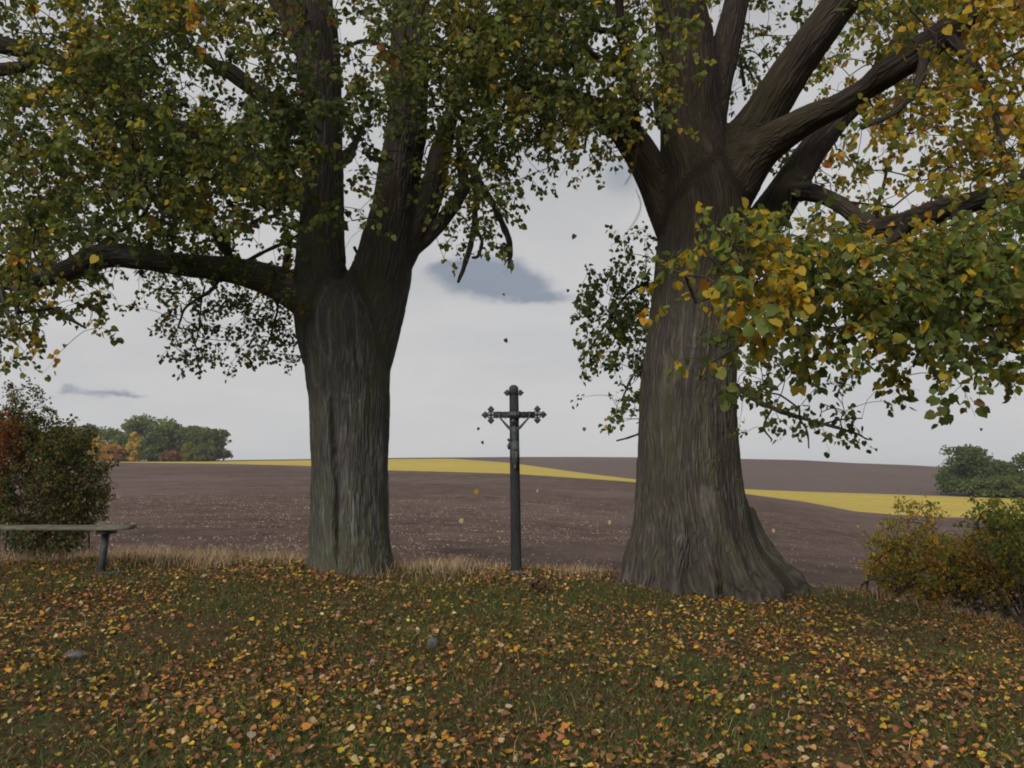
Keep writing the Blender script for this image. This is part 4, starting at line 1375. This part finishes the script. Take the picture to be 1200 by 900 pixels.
# ------------------------------------------------------------------ the cross
def wayside_cross():
    D = 9.3
    k = mpp(D)
    base = P(605, 672, D)
    gz = ground_at(base.x, base.y)
    root = empty('wayside_cross', (base.x, base.y, gz), 'tall black wayside crucifix with pointed trefoil arm ends, between the two lindens', 'cross')

    def W(px, py, dy=0.0):
        p = P(px, py, D)
        return np.array([p.x, D + dy, p.z])
    # post, leaning slightly to the left, with chamfered edges
    a, b = W(605, 676), W(602.2, 459)
    ax = Vector(b - a).normalized()
    hw0, hw1 = 6.1 * k, 5.4 * k
    v, q = [], []
    ch = .012
    m = 9
    for i in range(m):
        t = i / (m - 1)
        c = a * (1 - t) + b * t
        h = hw0 * (1 - t) + hw1 * t
        for (sx, sy) in ((-1, -1 + ch / h * 2), (-1 + ch / h * 2, -1), (1 - ch / h * 2, -1), (1, -1 + ch / h * 2), (1, 1 - ch / h * 2), (1 - ch / h * 2, 1), (-1 + ch / h * 2, 1), (-1, 1 - ch / h * 2)):
            v.append(c + np.array([sx * h, sy * h, 0]))
    for i in range(m - 1):
        for j in range(8):
            q.append((i * 8 + j, i * 8 + (j + 1) % 8, (i + 1) * 8 + (j + 1) % 8, (i + 1) * 8 + j))
    top = len(v)
    v.append(b + np.array([0, 0, .01]))
    tt = [((m - 1) * 8 + j, (m - 1) * 8 + (j + 1) % 8, top) for j in range(8)]
    mb = MB()
    mb.add(v, tt, q)
    mb.build('post', M['post'], root, smooth=False)

    # rounded cap at the head of the post
    c = W(602, 459)
    out = []
    for i in range(13):
        t = math.pi * i / 12
        out.append((math.cos(t) * 5.7 * k, max(0, math.sin(t)) ** .55 * 7.6 * k))
    out = [(-5.7 * k, -4 * k), (5.7 * k, -4 * k)] + out
    mb = MB()
    mb.prism(out, -.062, .062, c, .06)
    mb.build('post_cap', M['iron'], root, smooth=False)
    # side lobes at the head
    def lobe(cx, cz, ang, s, mb):
        """pointed leaf lobe (cast), pointing along ang"""
        sh = [(0, -.34), (.16, -.40), (.22, -.66), (.50, -.70), (.76, -.48), (1.25, 0), (.76, .48), (.50, .70), (.22, .66), (.16, .40), (0, .34)]
        ca, sa = math.cos(ang), math.sin(ang)
        pts = [(x * ca - z * sa, x * sa + z * ca) for x, z in sh]
        mb.prism([(x * s, z * s) for x, z in pts], -.012, .012, (cx, front, cz), .1)
    front = D - hw1 - .012
    for sx, ang in ((-1, math.pi), (1, 0)):
        mb = MB()
        w = W(602 + sx * 5.2, 461)
        lobe(w[0], w[2], ang, 5.4 * k, mb)
        mb.box((w[0] + sx * .004, front, w[2]), (.02, .022, .03))
        mb.build('head_lobe', M['iron'], root, smooth=False)
    # horizontal beam
    yb = 486.8
    l, r = W(579, yb), W(627, yb - .8)
    mb = MB()
    mb.box(((l[0] + r[0]) / 2, front, l[2]), (r[0] - l[0], .03, 7.0 * k))
    mb.box(((l[0] + r[0]) / 2, front - .018, l[2] + 3.0 * k), (r[0] - l[0] - .01, .012, 1.1 * k))
    mb.box(((l[0] + r[0]) / 2, front - .018, l[2] - 3.0 * k), (r[0] - l[0] - .01, .012, 1.1 * k))
    for i in range(9):      # small beads along the upper and lower edges
        t = (i + .5) / 9
        for s in (-1, 1):
            mb.tube([(l[0] * (1 - t) + r[0] * t, front - .01, l[2] + s * 3.5 * k), (l[0] * (1 - t) + r[0] * t, front + .01, l[2] + s * 4.0 * k)], .55 * k, 6)
    mb.build('crossbeam', M['iron'], root, smooth=False)
    for sx, cx0 in ((-1, 575.5), (1, 629.5)):
        c = W(cx0, yb - (.4 if sx > 0 else 0))
        mb = MB()
        ang0 = 0 if sx > 0 else math.pi
        for da in (0, math.pi / 2, -math.pi / 2):
            ang = ang0 + da
            off = 4.0 * k
            lobe(c[0] + math.cos(ang) * off, c[2] + math.sin(ang) * off, ang, (5.6 if da else 5.9) * k, mb)
        # ring with four little holes round the hub
        for i in range(8):
            a0, a1 = i * math.pi / 4, (i + 1) * math.pi / 4
            mb.tube([(c[0] + math.cos(a0) * 4.3 * k, front, c[2] + math.sin(a0) * 4.3 * k), (c[0] + math.cos(a1) * 4.3 * k, front, c[2] + math.sin(a1) * 4.3 * k)], .9 * k, 6)
        mb.prism([(math.cos(i * math.pi / 4) * 2.6 * k, math.sin(i * math.pi / 4) * 2.6 * k) for i in range(8)], -.016, .016, (c[0], front, c[2]), .1)
        mb.box((c[0], front, c[2]), (8.4 * k, .024, 1.8 * k))
        mb.box((c[0], front + .001, c[2]), (1.8 * k, .025, 8.4 * k))
        mb.build('trefoil_end', M['iron'], root, smooth=False)
    # title plate with the letters
    pl = W(602.6, 486)
    mb = MB()
    mb.box((pl[0], front - .026, pl[2]), (14.5 * k, .008, 6.6 * k))
    plate = mb.build('title_plate', M['iron'], root, smooth=False)
    tmb = MB()
    S = 4.6 * k
    wd = .007
    fy = front - .033

    def bar(x0, z0, x1, z1):
        p0, p1 = np.array([x0, z0]) * S, np.array([x1, z1]) * S
        cc = (p0 + p1) / 2
        L = np.linalg.norm(p1 - p0)
        an = math.atan2(p1[1] - p0[1], p1[0] - p0[0])
        tmb.box((pl[0] + cc[0], fy, pl[2] + cc[1]), (L, .004, wd), Matrix.Rotation(-an, 3, 'Y'))
    x = -1.35
    bar(x, -.5, x, .5)
    x = -.95
    bar(x, -.5, x, .5), bar(x, .5, x + .6, -.5), bar(x + .6, -.5, x + .6, .5)
    x = .05
    bar(x, -.5, x, .5), bar(x, .5, x + .45, .5), bar(x + .45, .5, x + .5, .1), bar(x + .5, .1, x, .02), bar(x + .15, .0, x + .55, -.5)
    x = 1.0
    bar(x, -.5, x, .5)
    o = tmb.build('lettering', M['letter'], root, smooth=False)
    o.parent = plate
    # the figure: one continuous cast body fixed to the front of the post
    bf = front - .045

    def Q(px, py, dy=0.0):
        p = W(px, py)
        return (p[0], bf + dy, p[2])
    paths = []

    def seg(pts, rad, sub=4):
        p4 = np.array([[*a_, r_] for a_, r_ in zip(pts, rad)])
        s = catmull(p4, sub)
        paths.append((s[:, :3], np.maximum(s[:, 3], .0035)))
    seg([Q(603.2, 525), Q(603.4, 519), Q(603.2, 512), Q(602.8, 506), Q(602.6, 501)], [.034, .030, .034, .042, .030])   # trunk of the body
    seg([Q(602.6, 503), Q(602.2, 499, -.012), Q(601.8, 497, -.022)], [.020, .016, .016])                             # neck
    seg([Q(601.6, 497.5, -.03), Q(601.2, 494.6, -.034), Q(601.2, 492.4, -.03)], [.018, .026, .017], 4)                # head bowed forward
    for sx, hx in ((-1, 585.0), (1, 620.5)):
        seg([Q(602.6 + sx * 3.2, 503.6), Q(602.6 + sx * 6.5, 501.6), Q(602.6 + sx * 11.6, 496), Q(hx + sx * -1.0, 490), Q(hx, 486.5, .012)],
            [.022, .018, .0135, .011, .010], 4)
        for fi in range(4):
            o_ = (fi - 1.5) * .55
            seg([Q(hx + o_, 486.4, .012), Q(hx + sx * .6 + o_ * 1.2, 484.2, .006), Q(hx + sx * .5 + o_ * 1.1, 482.6 + abs(o_) * .6, -.004)], [.0042, .0038, .0036], 2)
        seg([Q(hx - sx * .6, 487, .010), Q(hx - sx * 1.9, 485.4, .0)], [.0045, .0038], 2)
    for sx in (-1, 1):
        seg([Q(603.2 + sx * 1.5, 524), Q(603.2 + sx * 2.0, 530, -.014), Q(603.4 + sx * 1.6, 535.5, -.024), Q(603.5 + sx * 1.1, 541, -.004), Q(603.6 + sx * .6, 545.6, .008), Q(603.6 + sx * .5, 549, -.016)],
            [.027, .025, .019, .018, .011, .010], 4)
    co, no, quads = fuse(paths, .0055, 2, 14)
    fig = mesh_obj('crucified_figure', co, quads, M['zinc'], root)
    # loincloth with its knot at the left hip
    mb = MB()
    th = np.linspace(0, 2 * math.pi, 21)[:-1]
    rows = []
    for (py, rx, ry) in ((518.2, 4.4, .036), (521, 5.0, .044), (524.5, 5.2, .05), (527.6, 4.9, .052)):
        c0 = Q(603.3, py, -.004)
        rows.append([(c0[0] + math.cos(t) * rx * k * (1 + .05 * math.sin(7 * t)), c0[1] + math.sin(t) * ry, c0[2] + .004 * math.sin(5 * t)) for t in th])
    v = np.array(rows).reshape(-1, 3)
    q = [(i * 20 + j, i * 20 + (j + 1) % 20, (i + 1) * 20 + (j + 1) % 20, (i + 1) * 20 + j) for i in range(3) for j in range(20)]
    mb.add(v, None, q)
    c0 = Q(596.2, 515.6, .005)
    mb.tube([Q(598.6, 519, .005), Q(597.2, 517.5, .0), Q(596.0, 515.8, .0), Q(595.4, 514.6, .0)], [.010, .012, .016, .010], 8)
    mb.tube([Q(599.5, 518.6, .0), Q(597.2, 520.5, -.004), Q(596.2, 523.5, -.002), Q(596.6, 526.8, .0)], [.012, .018, .021, .012], 10)
    cl = mb.build('loincloth', M['zinc'], root)
    cl.parent = fig
    # foot of the post set in the turf
    mb = MB()
    mb.tube([(base.x, base.y, gz - .1), (base.x, base.y, gz + .03)], [.10, .085], 10)
    mb.build('post_foot', M['stone'], root, smooth=False)


wayside_cross()


# ------------------------------------------------------------------ bench
def bench():
    D = 8.6
    k = mpp(D)
    z = P(80, 617, D).z
    x1 = P(158, 617, D).x
    x0 = x1 - 2.3
    lx = P(118, 680, D).x
    root = empty('bench', (lx, D, ground_at(lx, D)), 'weathered backless wooden bench on dark legs, at the left edge before the dark bush', 'bench')
    # two seat boards with uneven worn ends
    for j, (y0, y1, dx, dz) in enumerate(((D - .17, D - .01, 0, 0), (D + .005, D + .16, -.05, .006))):
        n = 26
        v = []
        for i in range(n + 1):
            t = i / n
            x = x0 + (x1 + dx - x0) * t
            sag = -.012 * math.sin(math.pi * t) + vfbm(np.array([[x * 3, j * 9.1, 0]]), 2, 3)[0] * .004
            tilt = .018 * (t - .5)
            e = 1 - .25 * max(0, (t - .93) / .07)
            h = .018 * e
            yy0, yy1 = y0 + vnoise(np.array([[x * 5, j + .5, 3.3]]))[0] * .005, y1 + vnoise(np.array([[x * 5, j + 4.5, 3.3]]))[0] * .005
            zz = z + sag - tilt + dz
            v += [(x, yy0, zz - h), (x, yy0 + .008, zz + h), (x, yy1 - .008, zz + h), (x, yy1, zz - h)]
        q = []
        for i in range(n):
            for a in range(4):
                b_ = (a + 1) % 4
                q.append((i * 4 + a, (i + 1) * 4 + a, (i + 1) * 4 + b_, i * 4 + b_))
        q += [(0, 1, 2, 3), (n * 4 + 3, n * 4 + 2, n * 4 + 1, n * 4)]
        mb = MB()
        mb.add(v, None, q)
        mb.build('seat_plank', M['wood'], root, smooth=False)
    for cx in (lx, lx - 1.55):
        g = ground_at(cx, D)
        mb = MB()
        top = z - .027
        rot = Matrix.Rotation(math.radians(4), 3, 'Y')
        L = top - g + .12
        mb.box((cx + .01, D, (top + g - .12) / 2), (.055, .06, L), rot)
        mb.build('leg', M['leg'], root, smooth=False)
        mb = MB()
        mb.box((cx + .035, D, top - .03), (.09, .27, .04))
        mb.build('bearer', M['leg'], root, smooth=False)
    mb = MB()
    mb.box((lx + .12, D - .03, ground_at(lx, D) + .010), (.34, .04, .014))
    mb.build('foot_rail', M['leg'], root, smooth=False)


bench()


# ------------------------------------------------------------------ turf, fallen leaves and small things on the bank
def blades(name, x, y, h, w, lean, mix, label, cat, clump=1):
    n = len(x)
    z = bank_z(x, y) - .01
    a = rs.uniform(0, 2 * math.pi, n)
    b = np.stack([np.cos(a), np.sin(a), 0 * a], 1) * (w / 2)[:, None]
    ld = rs.uniform(0, 2 * math.pi, n)
    l = np.stack([np.cos(ld), np.sin(ld), 0 * a], 1) * (h * lean)[:, None]
    p = np.stack([x, y, z], 1)
    up = np.array([0, 0, 1.0])
    v = np.stack([p - b, p + b, p + b * .7 + l * .35 + up * (h * .55)[:, None], p - b * .7 + l * .35 + up * (h * .55)[:, None],
                  p + l + up * (h * rs.uniform(.75, 1.0, n))[:, None]], 1).reshape(-1, 3)
    k = np.arange(n)[:, None] * 5
    q = np.array([[0, 1, 2, 3]]) + k
    t = np.array([[3, 2, 4]]) + k
    col = pick(mix, n, .3) if isinstance(mix, dict) else mix
    o = mesh_obj(name, v, [q, t], M['grass'], colors=np.repeat(col, 5, 0), smooth=False)
    return props(o, label, cat, kind='stuff')


def scatter(n, d0, d1, pw=1.0, um=.72):
    """points spread over the bank, denser towards the viewer"""
    d = d0 + (d1 - d0) * rs.rand(n) ** pw
    u = rs.uniform(-um, um, n)
    keep = rs.rand(n) < d / d1
    return (u * d)[keep], d[keep]


sx, sy = scatter(330000, 2.6, 10.4)
pp = np.stack([sx * 1.1, sy * 1.1, 0 * sx], 1)
gr = vfbm(pp, 3, 77)
keep = rs.rand(len(sx)) < np.clip(.75 + gr * .6, .25, 1)
sx, sy, gr = sx[keep], sy[keep], gr[keep]
n = len(sx)
hh = rs.uniform(.025, .068, n) * (1 + .6 * np.clip(gr, -.5, 1))
mixg = pick({'dgreen': 3.4, 'green': 4.0, 'lblade': 2.4, 'olive': 1.2, 'beige': .35, 'brown': .3}, n, .3)
blades('grass', sx, sy, hh, rs.uniform(.003, .006, n), rs.uniform(.4, 1.4, n), mixg, 'short dark green grass growing through the leaf litter on the bank', 'grass')
# taller dry grass on the brow of the bank
n = 42000
x = rs.uniform(-9.5, 9.5, n)
y = 9.7 + rs.normal(0, .36, n) + .15 * np.sin(x * 2.1)
den = np.where(x < -.6, 1.0, np.where((x > 0) & (x < 1.3), .5, .55))
dens = den * np.clip(.7 + vfbm(np.stack([x * 1.6, y, 0 * x], 1), 2, 5) * .6, .15, 1)
keep = rs.rand(n) < dens
x, y = x[keep], y[keep]
n = len(x)
h = rs.uniform(.06, .21, n) * np.where(x < -.5, 1.15, .8)
blades('dry_grass', x, y, h, rs.uniform(.003, .007, n), rs.uniform(.2, .8, n), {'straw': 6, 'beige': 2, 'grey': 1.5, 'cream': 1.0, 'brown': .3},
       'straw coloured dry grass along the brow of the bank', 'grass')
# thin upright pale stalks among the leaves
n = 420
x, y = scatter(n, 3.6, 9.4)
n = len(x)
blades('grass_stalks', x, y, rs.uniform(.08, .2, n), rs.uniform(.002, .004, n), rs.uniform(.1, .8, n), {'beige': 2, 'cream': 1.4, 'grey': 1},
       'thin pale stalks standing among the fallen leaves', 'grass')

# fallen leaves
N = 29000
x, y = scatter(N * 2, 2.9, 10.0, 1.0, .73)
cl = vfbm(np.stack([x * .8, y * .8, 0 * x], 1), 3, 91)
keep = rs.rand(len(x)) < np.clip(.55 + cl * .75, .12, 1)
x, y = x[keep][:N], y[keep][:N]
N = len(x)
zz = bank_z(x, y) + rs.uniform(.006, .045, N)
base = np.stack([x, y, zz], 1)
a = rs.uniform(0, 2 * math.pi, N)
tip = np.stack([np.cos(a), np.sin(a), rs.normal(0, .35, N)], 1)
nrm = np.stack([rs.normal(0, .45, N), rs.normal(-.2, .45, N), np.ones(N)], 1)
size = rs.uniform(.017, .043, N) * np.where(rs.rand(N) < .12, 1.25, 1)
col = pick({'brown': 5.5, 'rust': 3.2, 'dbrown': 1.8, 'orange': 1.9, 'gold': 2.2, 'yellow': 1.7, 'peach': 1.5, 'beige': 1.2, 'grey': .4, 'cream': .6, 'ygreen': .5}, N, .28)
X, Y, Z = px_of(base)
inv = (X > 6) & (X < 1194) & (Y > 6) & (Y < 893)
sc = np.where(inv, size / Z, 0)
bright = np.clip(col.sum(1), .1, 1.0)
top = np.argsort(-sc * bright ** .25)[:290]
HUE = {'brown': 'dull brown', 'rust': 'rust red', 'dbrown': 'dark brown', 'orange': 'orange', 'gold': 'golden', 'yellow': 'bright yellow', 'peach': 'pale orange',
       'beige': 'beige', 'grey': 'greyish', 'cream': 'cream', 'ygreen': 'yellow green', 'olive': 'olive', 'red': 'red', 'lgreen': 'light green', 'green': 'green',
       'dgreen': 'dark green', 'lblade': 'green', 'straw': 'straw coloured'}
LAB = {}
for i in top:
    o, key = leaf_single('fallen_leaf', base[i], tip[i], nrm[i], size[i], col[i], M['fallen'])
    h = HUE[key]
    szw = 'large ' if size[i] > .044 else 'small ' if size[i] < .034 else ''
    ez = nrm[i] / np.linalg.norm(nrm[i])
    att = 'flat' if ez[2] > .93 else 'tilted' if ez[2] > .75 else 'on edge'
    an = (math.degrees(a[i]) + 360) % 360
    tipw = 'right' if an < 45 or an >= 315 else 'away' if an < 135 else 'left' if an < 225 else 'down'
    zone = ('bottom left corner', 'below the bench', 'below left trunk', 'below the cross', 'below thick trunk', 'right of thick trunk', 'bottom right corner')[int(min(6, X[i] / 171.5))]
    row = 'bottom edge' if Y[i] > 870 else 'lower bank' if Y[i] > 835 else 'mid bank'
    lab = f'{szw}{h} leaf {att}, tip {tipw}, {row} {zone}'
    props(o, lab, 'leaf', 'fallen leaves on the near grass')
    LAB.setdefault(lab, []).append((X[i], o))
for lab, lst in LAB.items():
    lst.sort(key=lambda q: q[0])
    wds = {2: ('left one', 'right one'), 3: ('left one', 'middle one', 'right one'), 4: ('left one', 'second one', 'third one', 'right one')}.get(len(lst))
    if wds:
        for w_, (_, o) in zip(wds, lst):
            o['label'] = lab + ', ' + w_
rest = np.ones(N, bool)
rest[top] = False
n = int(rest.sum())
v, f = leaf_mesh(base[rest], tip[rest], nrm[rest], size[rest], rs.uniform(-2.2, 3.6, n), rs.uniform(.6, 1.05, n))
v = v + rs.normal(0, 1, v.shape) * np.repeat(size[rest] * .07, 8)[:, None]
props(mesh_obj('leaf_litter', v, f, M['fallen'], colors=np.repeat(col[rest], 8, 0), smooth=False),
      'carpet of yellow, orange and brown linden leaves on the grassy bank', 'leaf litter', kind='stuff')

# crumbled scraps of older leaves
n = 45000
x, y = scatter(n, 2.8, 10.0)
n = len(x)
b_ = np.stack([x, y, bank_z(x, y) + rs.uniform(.003, .04, n)], 1)
an = rs.uniform(0, 6.28, n)
v, f = leaf_mesh(b_, np.stack([np.cos(an), np.sin(an), rs.normal(0, .6, n)], 1), np.stack([rs.normal(0, .8, n), rs.normal(-.2, .8, n), np.ones(n)], 1),
                 rs.uniform(.010, .024, n), rs.uniform(-4, 6, n), rs.uniform(.3, 1.0, n))
props(mesh_obj('leaf_crumbs', v, f, M['fallen'], colors=np.repeat(pick({'brown': 5, 'rust': 3, 'dbrown': 3, 'orange': 1, 'gold': 1, 'beige': 1.6, 'yellow': .6}, n, .3), 8, 0), smooth=False),
      'small crumbled brown scraps of older leaves between the grass blades', 'leaf litter', kind='stuff')

# leaves in the air
AIR = [
    (674, 275, 6.0, .045, 'dbrown', 'dark leaf falling high in the sky, right of the hanging branches of the left linden'),
    (666, 339, 6.5, .030, 'dbrown', 'tiny dark leaf falling just right of the grey cloud'),
    (590, 344, 7.0, .026, 'dbrown', 'tiny dark leaf falling in front of the grey cloud'),
    (592, 397, 6.5, .040, 'dbrown', 'dark leaf falling straight above the head of the cross'),
    (561, 501, 6.5, .028, 'dbrown', 'tiny dark leaf falling left of the cross, just under its arm'),
    (565, 517, 6.5, .028, 'dbrown', 'tiny dark leaf falling left of the cross, lower of two'),
    (686, 504, 6.5, .035, 'grey', 'thin grey leaf falling in the sky right of the cross'),
    (557, 574, 6.0, .040, 'yellow', 'bright yellow leaf falling before the ploughed field, left of the post'),
    (540, 608, 6.0, .036, 'cream', 'pale leaf falling low before the ploughed field, left of the post'),
    (629, 574, 6.4, .024, 'cream', 'pale speck of a leaf falling just right of the post'),
    (113, 300, 6.0, .075, 'yellow', 'yellow heart-shaped leaf hanging in front of the long low bough of the left linden'),
    (714, 610, 6.0, .030, 'cream', 'small pale leaf falling near the foot of the right linden'),
    (906, 620, 6.2, .028, 'cream', 'small pale leaf falling right of the thick trunk'),
    (1150, 502, 5.5, .022, 'dbrown', 'tiny dark leaf falling above the trees at the right'),
]
for (px, py, d, s, key, lab) in AIR:
    p = P(px, py, d)
    o, _ = leaf_single('falling_leaf', p, (rs.uniform(-.6, .6), rs.uniform(-.2, .2), -1 if key != 'grey' else .3), (rs.uniform(-.3, .3), -1, .3), s, PAL[key], M['leaf'])
    props(o, lab, 'leaf', 'leaves in the air')


def lump(name, px, py, d, s, mat, label, cat):
    p = P(px, py, d)
    z = ground_at(p.x, d)
    n, m = 10, 7
    v = []
    for i in range(m):
        ph = math.pi * i / (m - 1) - math.pi / 2
        for j in range(n):
            t = 2 * math.pi * j / n
            r = 1 + .3 * fbm((math.cos(t) * 2 + px, math.sin(t) * 2, i * .6), 1.1)
            v.append((p.x + math.cos(t) * math.cos(ph) * s[0] * r, d + math.sin(t) * math.cos(ph) * s[1] * r, z + s[2] * .4 + math.sin(ph) * s[2] * r))
    q = [(i * n + j, i * n + (j + 1) % n, (i + 1) * n + (j + 1) % n, (i + 1) * n + j) for i in range(m - 1) for j in range(n)]
    mb = MB()
    mb.add(v, None, q)
    return props(mb.build(name, mat, None, smooth=True), label, cat)


lump('stone', 508, 752, 6.2, (.05, .05, .045), M['stone'], 'small dark grey stone among the leaves left of the foot of the cross', 'stone')
lump('stone', 88, 775, 5.6, (.075, .05, .035), M['stone'], 'dark flat stone half buried in the grass below the bench', 'stone')


def stalk_clump():
    p = P(626, 684, 8.3)
    z = ground_at(p.x, p.y)
    mb = MB()
    for k in range(26):
        a = rs.uniform(0, 6.28)
        L = rs.uniform(.06, .17)
        d = np.array([math.cos(a) * .6 + .5, math.sin(a) * .5, rs.uniform(.3, 1.0)])
        b = np.array([p.x + rs.normal(0, .05), p.y + rs.normal(0, .03), z])
        mb.tube(catmull([b, b + d * L * .5, b + d * L + rs.normal(0, .02, 3)], 3), np.linspace(.008, .005, 7), 5)
    for k in range(10):
        c = np.array([p.x + rs.normal(0.02, .05), p.y + rs.normal(0, .03), z + rs.uniform(.02, .12)])
        mb.tube([c, c + rs.normal(0, .02, 3)], rs.uniform(.012, .02), 6)
    props(mb.build('dock_plant', M['dry'], None), 'small withered dark brown weed beside the foot of the cross', 'weed')


stalk_clump()


def hanging_frond():
    """a dry feathery strip caught on the left bough of the right linden"""
    for nm, pts, lab in (('dry_frond', [(745, 222, 8.5), (751, 240, 8.45), (745, 258, 8.45), (732, 276, 8.45)], 'dry feathery frond dangling lowest from the left bough of the thick linden'),
                         ('dry_frond', [(750, 160, 8.3), (746, 180, 8.3), (742, 200, 8.3), (734, 214, 8.3)], 'pale wispy frond hanging below the leaves of the left bough of the thick linden')):
        q = catmull([list(P(*p)) for p in pts], 6)
        mb = MB()
        mb.tube(q, np.linspace(.003, .0015, len(q)), 4)
        tg = np.gradient(q, axis=0)
        for i in range(2, len(q)):
            for s in (-1, 1):
                d = tg[i] / np.linalg.norm(tg[i])
                e = q[i] + d * .05 + np.array([s * .028 * (1 - abs(i / len(q) - .5)), 0, 0])
                mb.tube([q[i], e], [.0016, .0008], 3)
        props(mb.build(nm, M['dry'], None), lab, 'twig', 'dry fronds on the thick linden')


hanging_frond()


# ------------------------------------------------------------------ thin haze in the air
def haze():
    m, t = new_mat('haze')
    vol = t.n('ShaderNodeVolumePrincipled', {'Color': (0.80, 0.86, 0.94, 1), 'Density': 0.0003, 'Anisotropy': 0.2})
    t.n('ShaderNodeOutputMaterial', {1: vol.outputs[0]})
    mb = MB()
    y0, y1, z0, z1 = -950, 1300, -75, 24
    mb.box((0, (y0 + y1) / 2, (z0 + z1) / 2), (2 * 2300, y1 - y0, z1 - z0))
    props(mb.build('haze', m, None, smooth=False), kind='stuff')


haze()
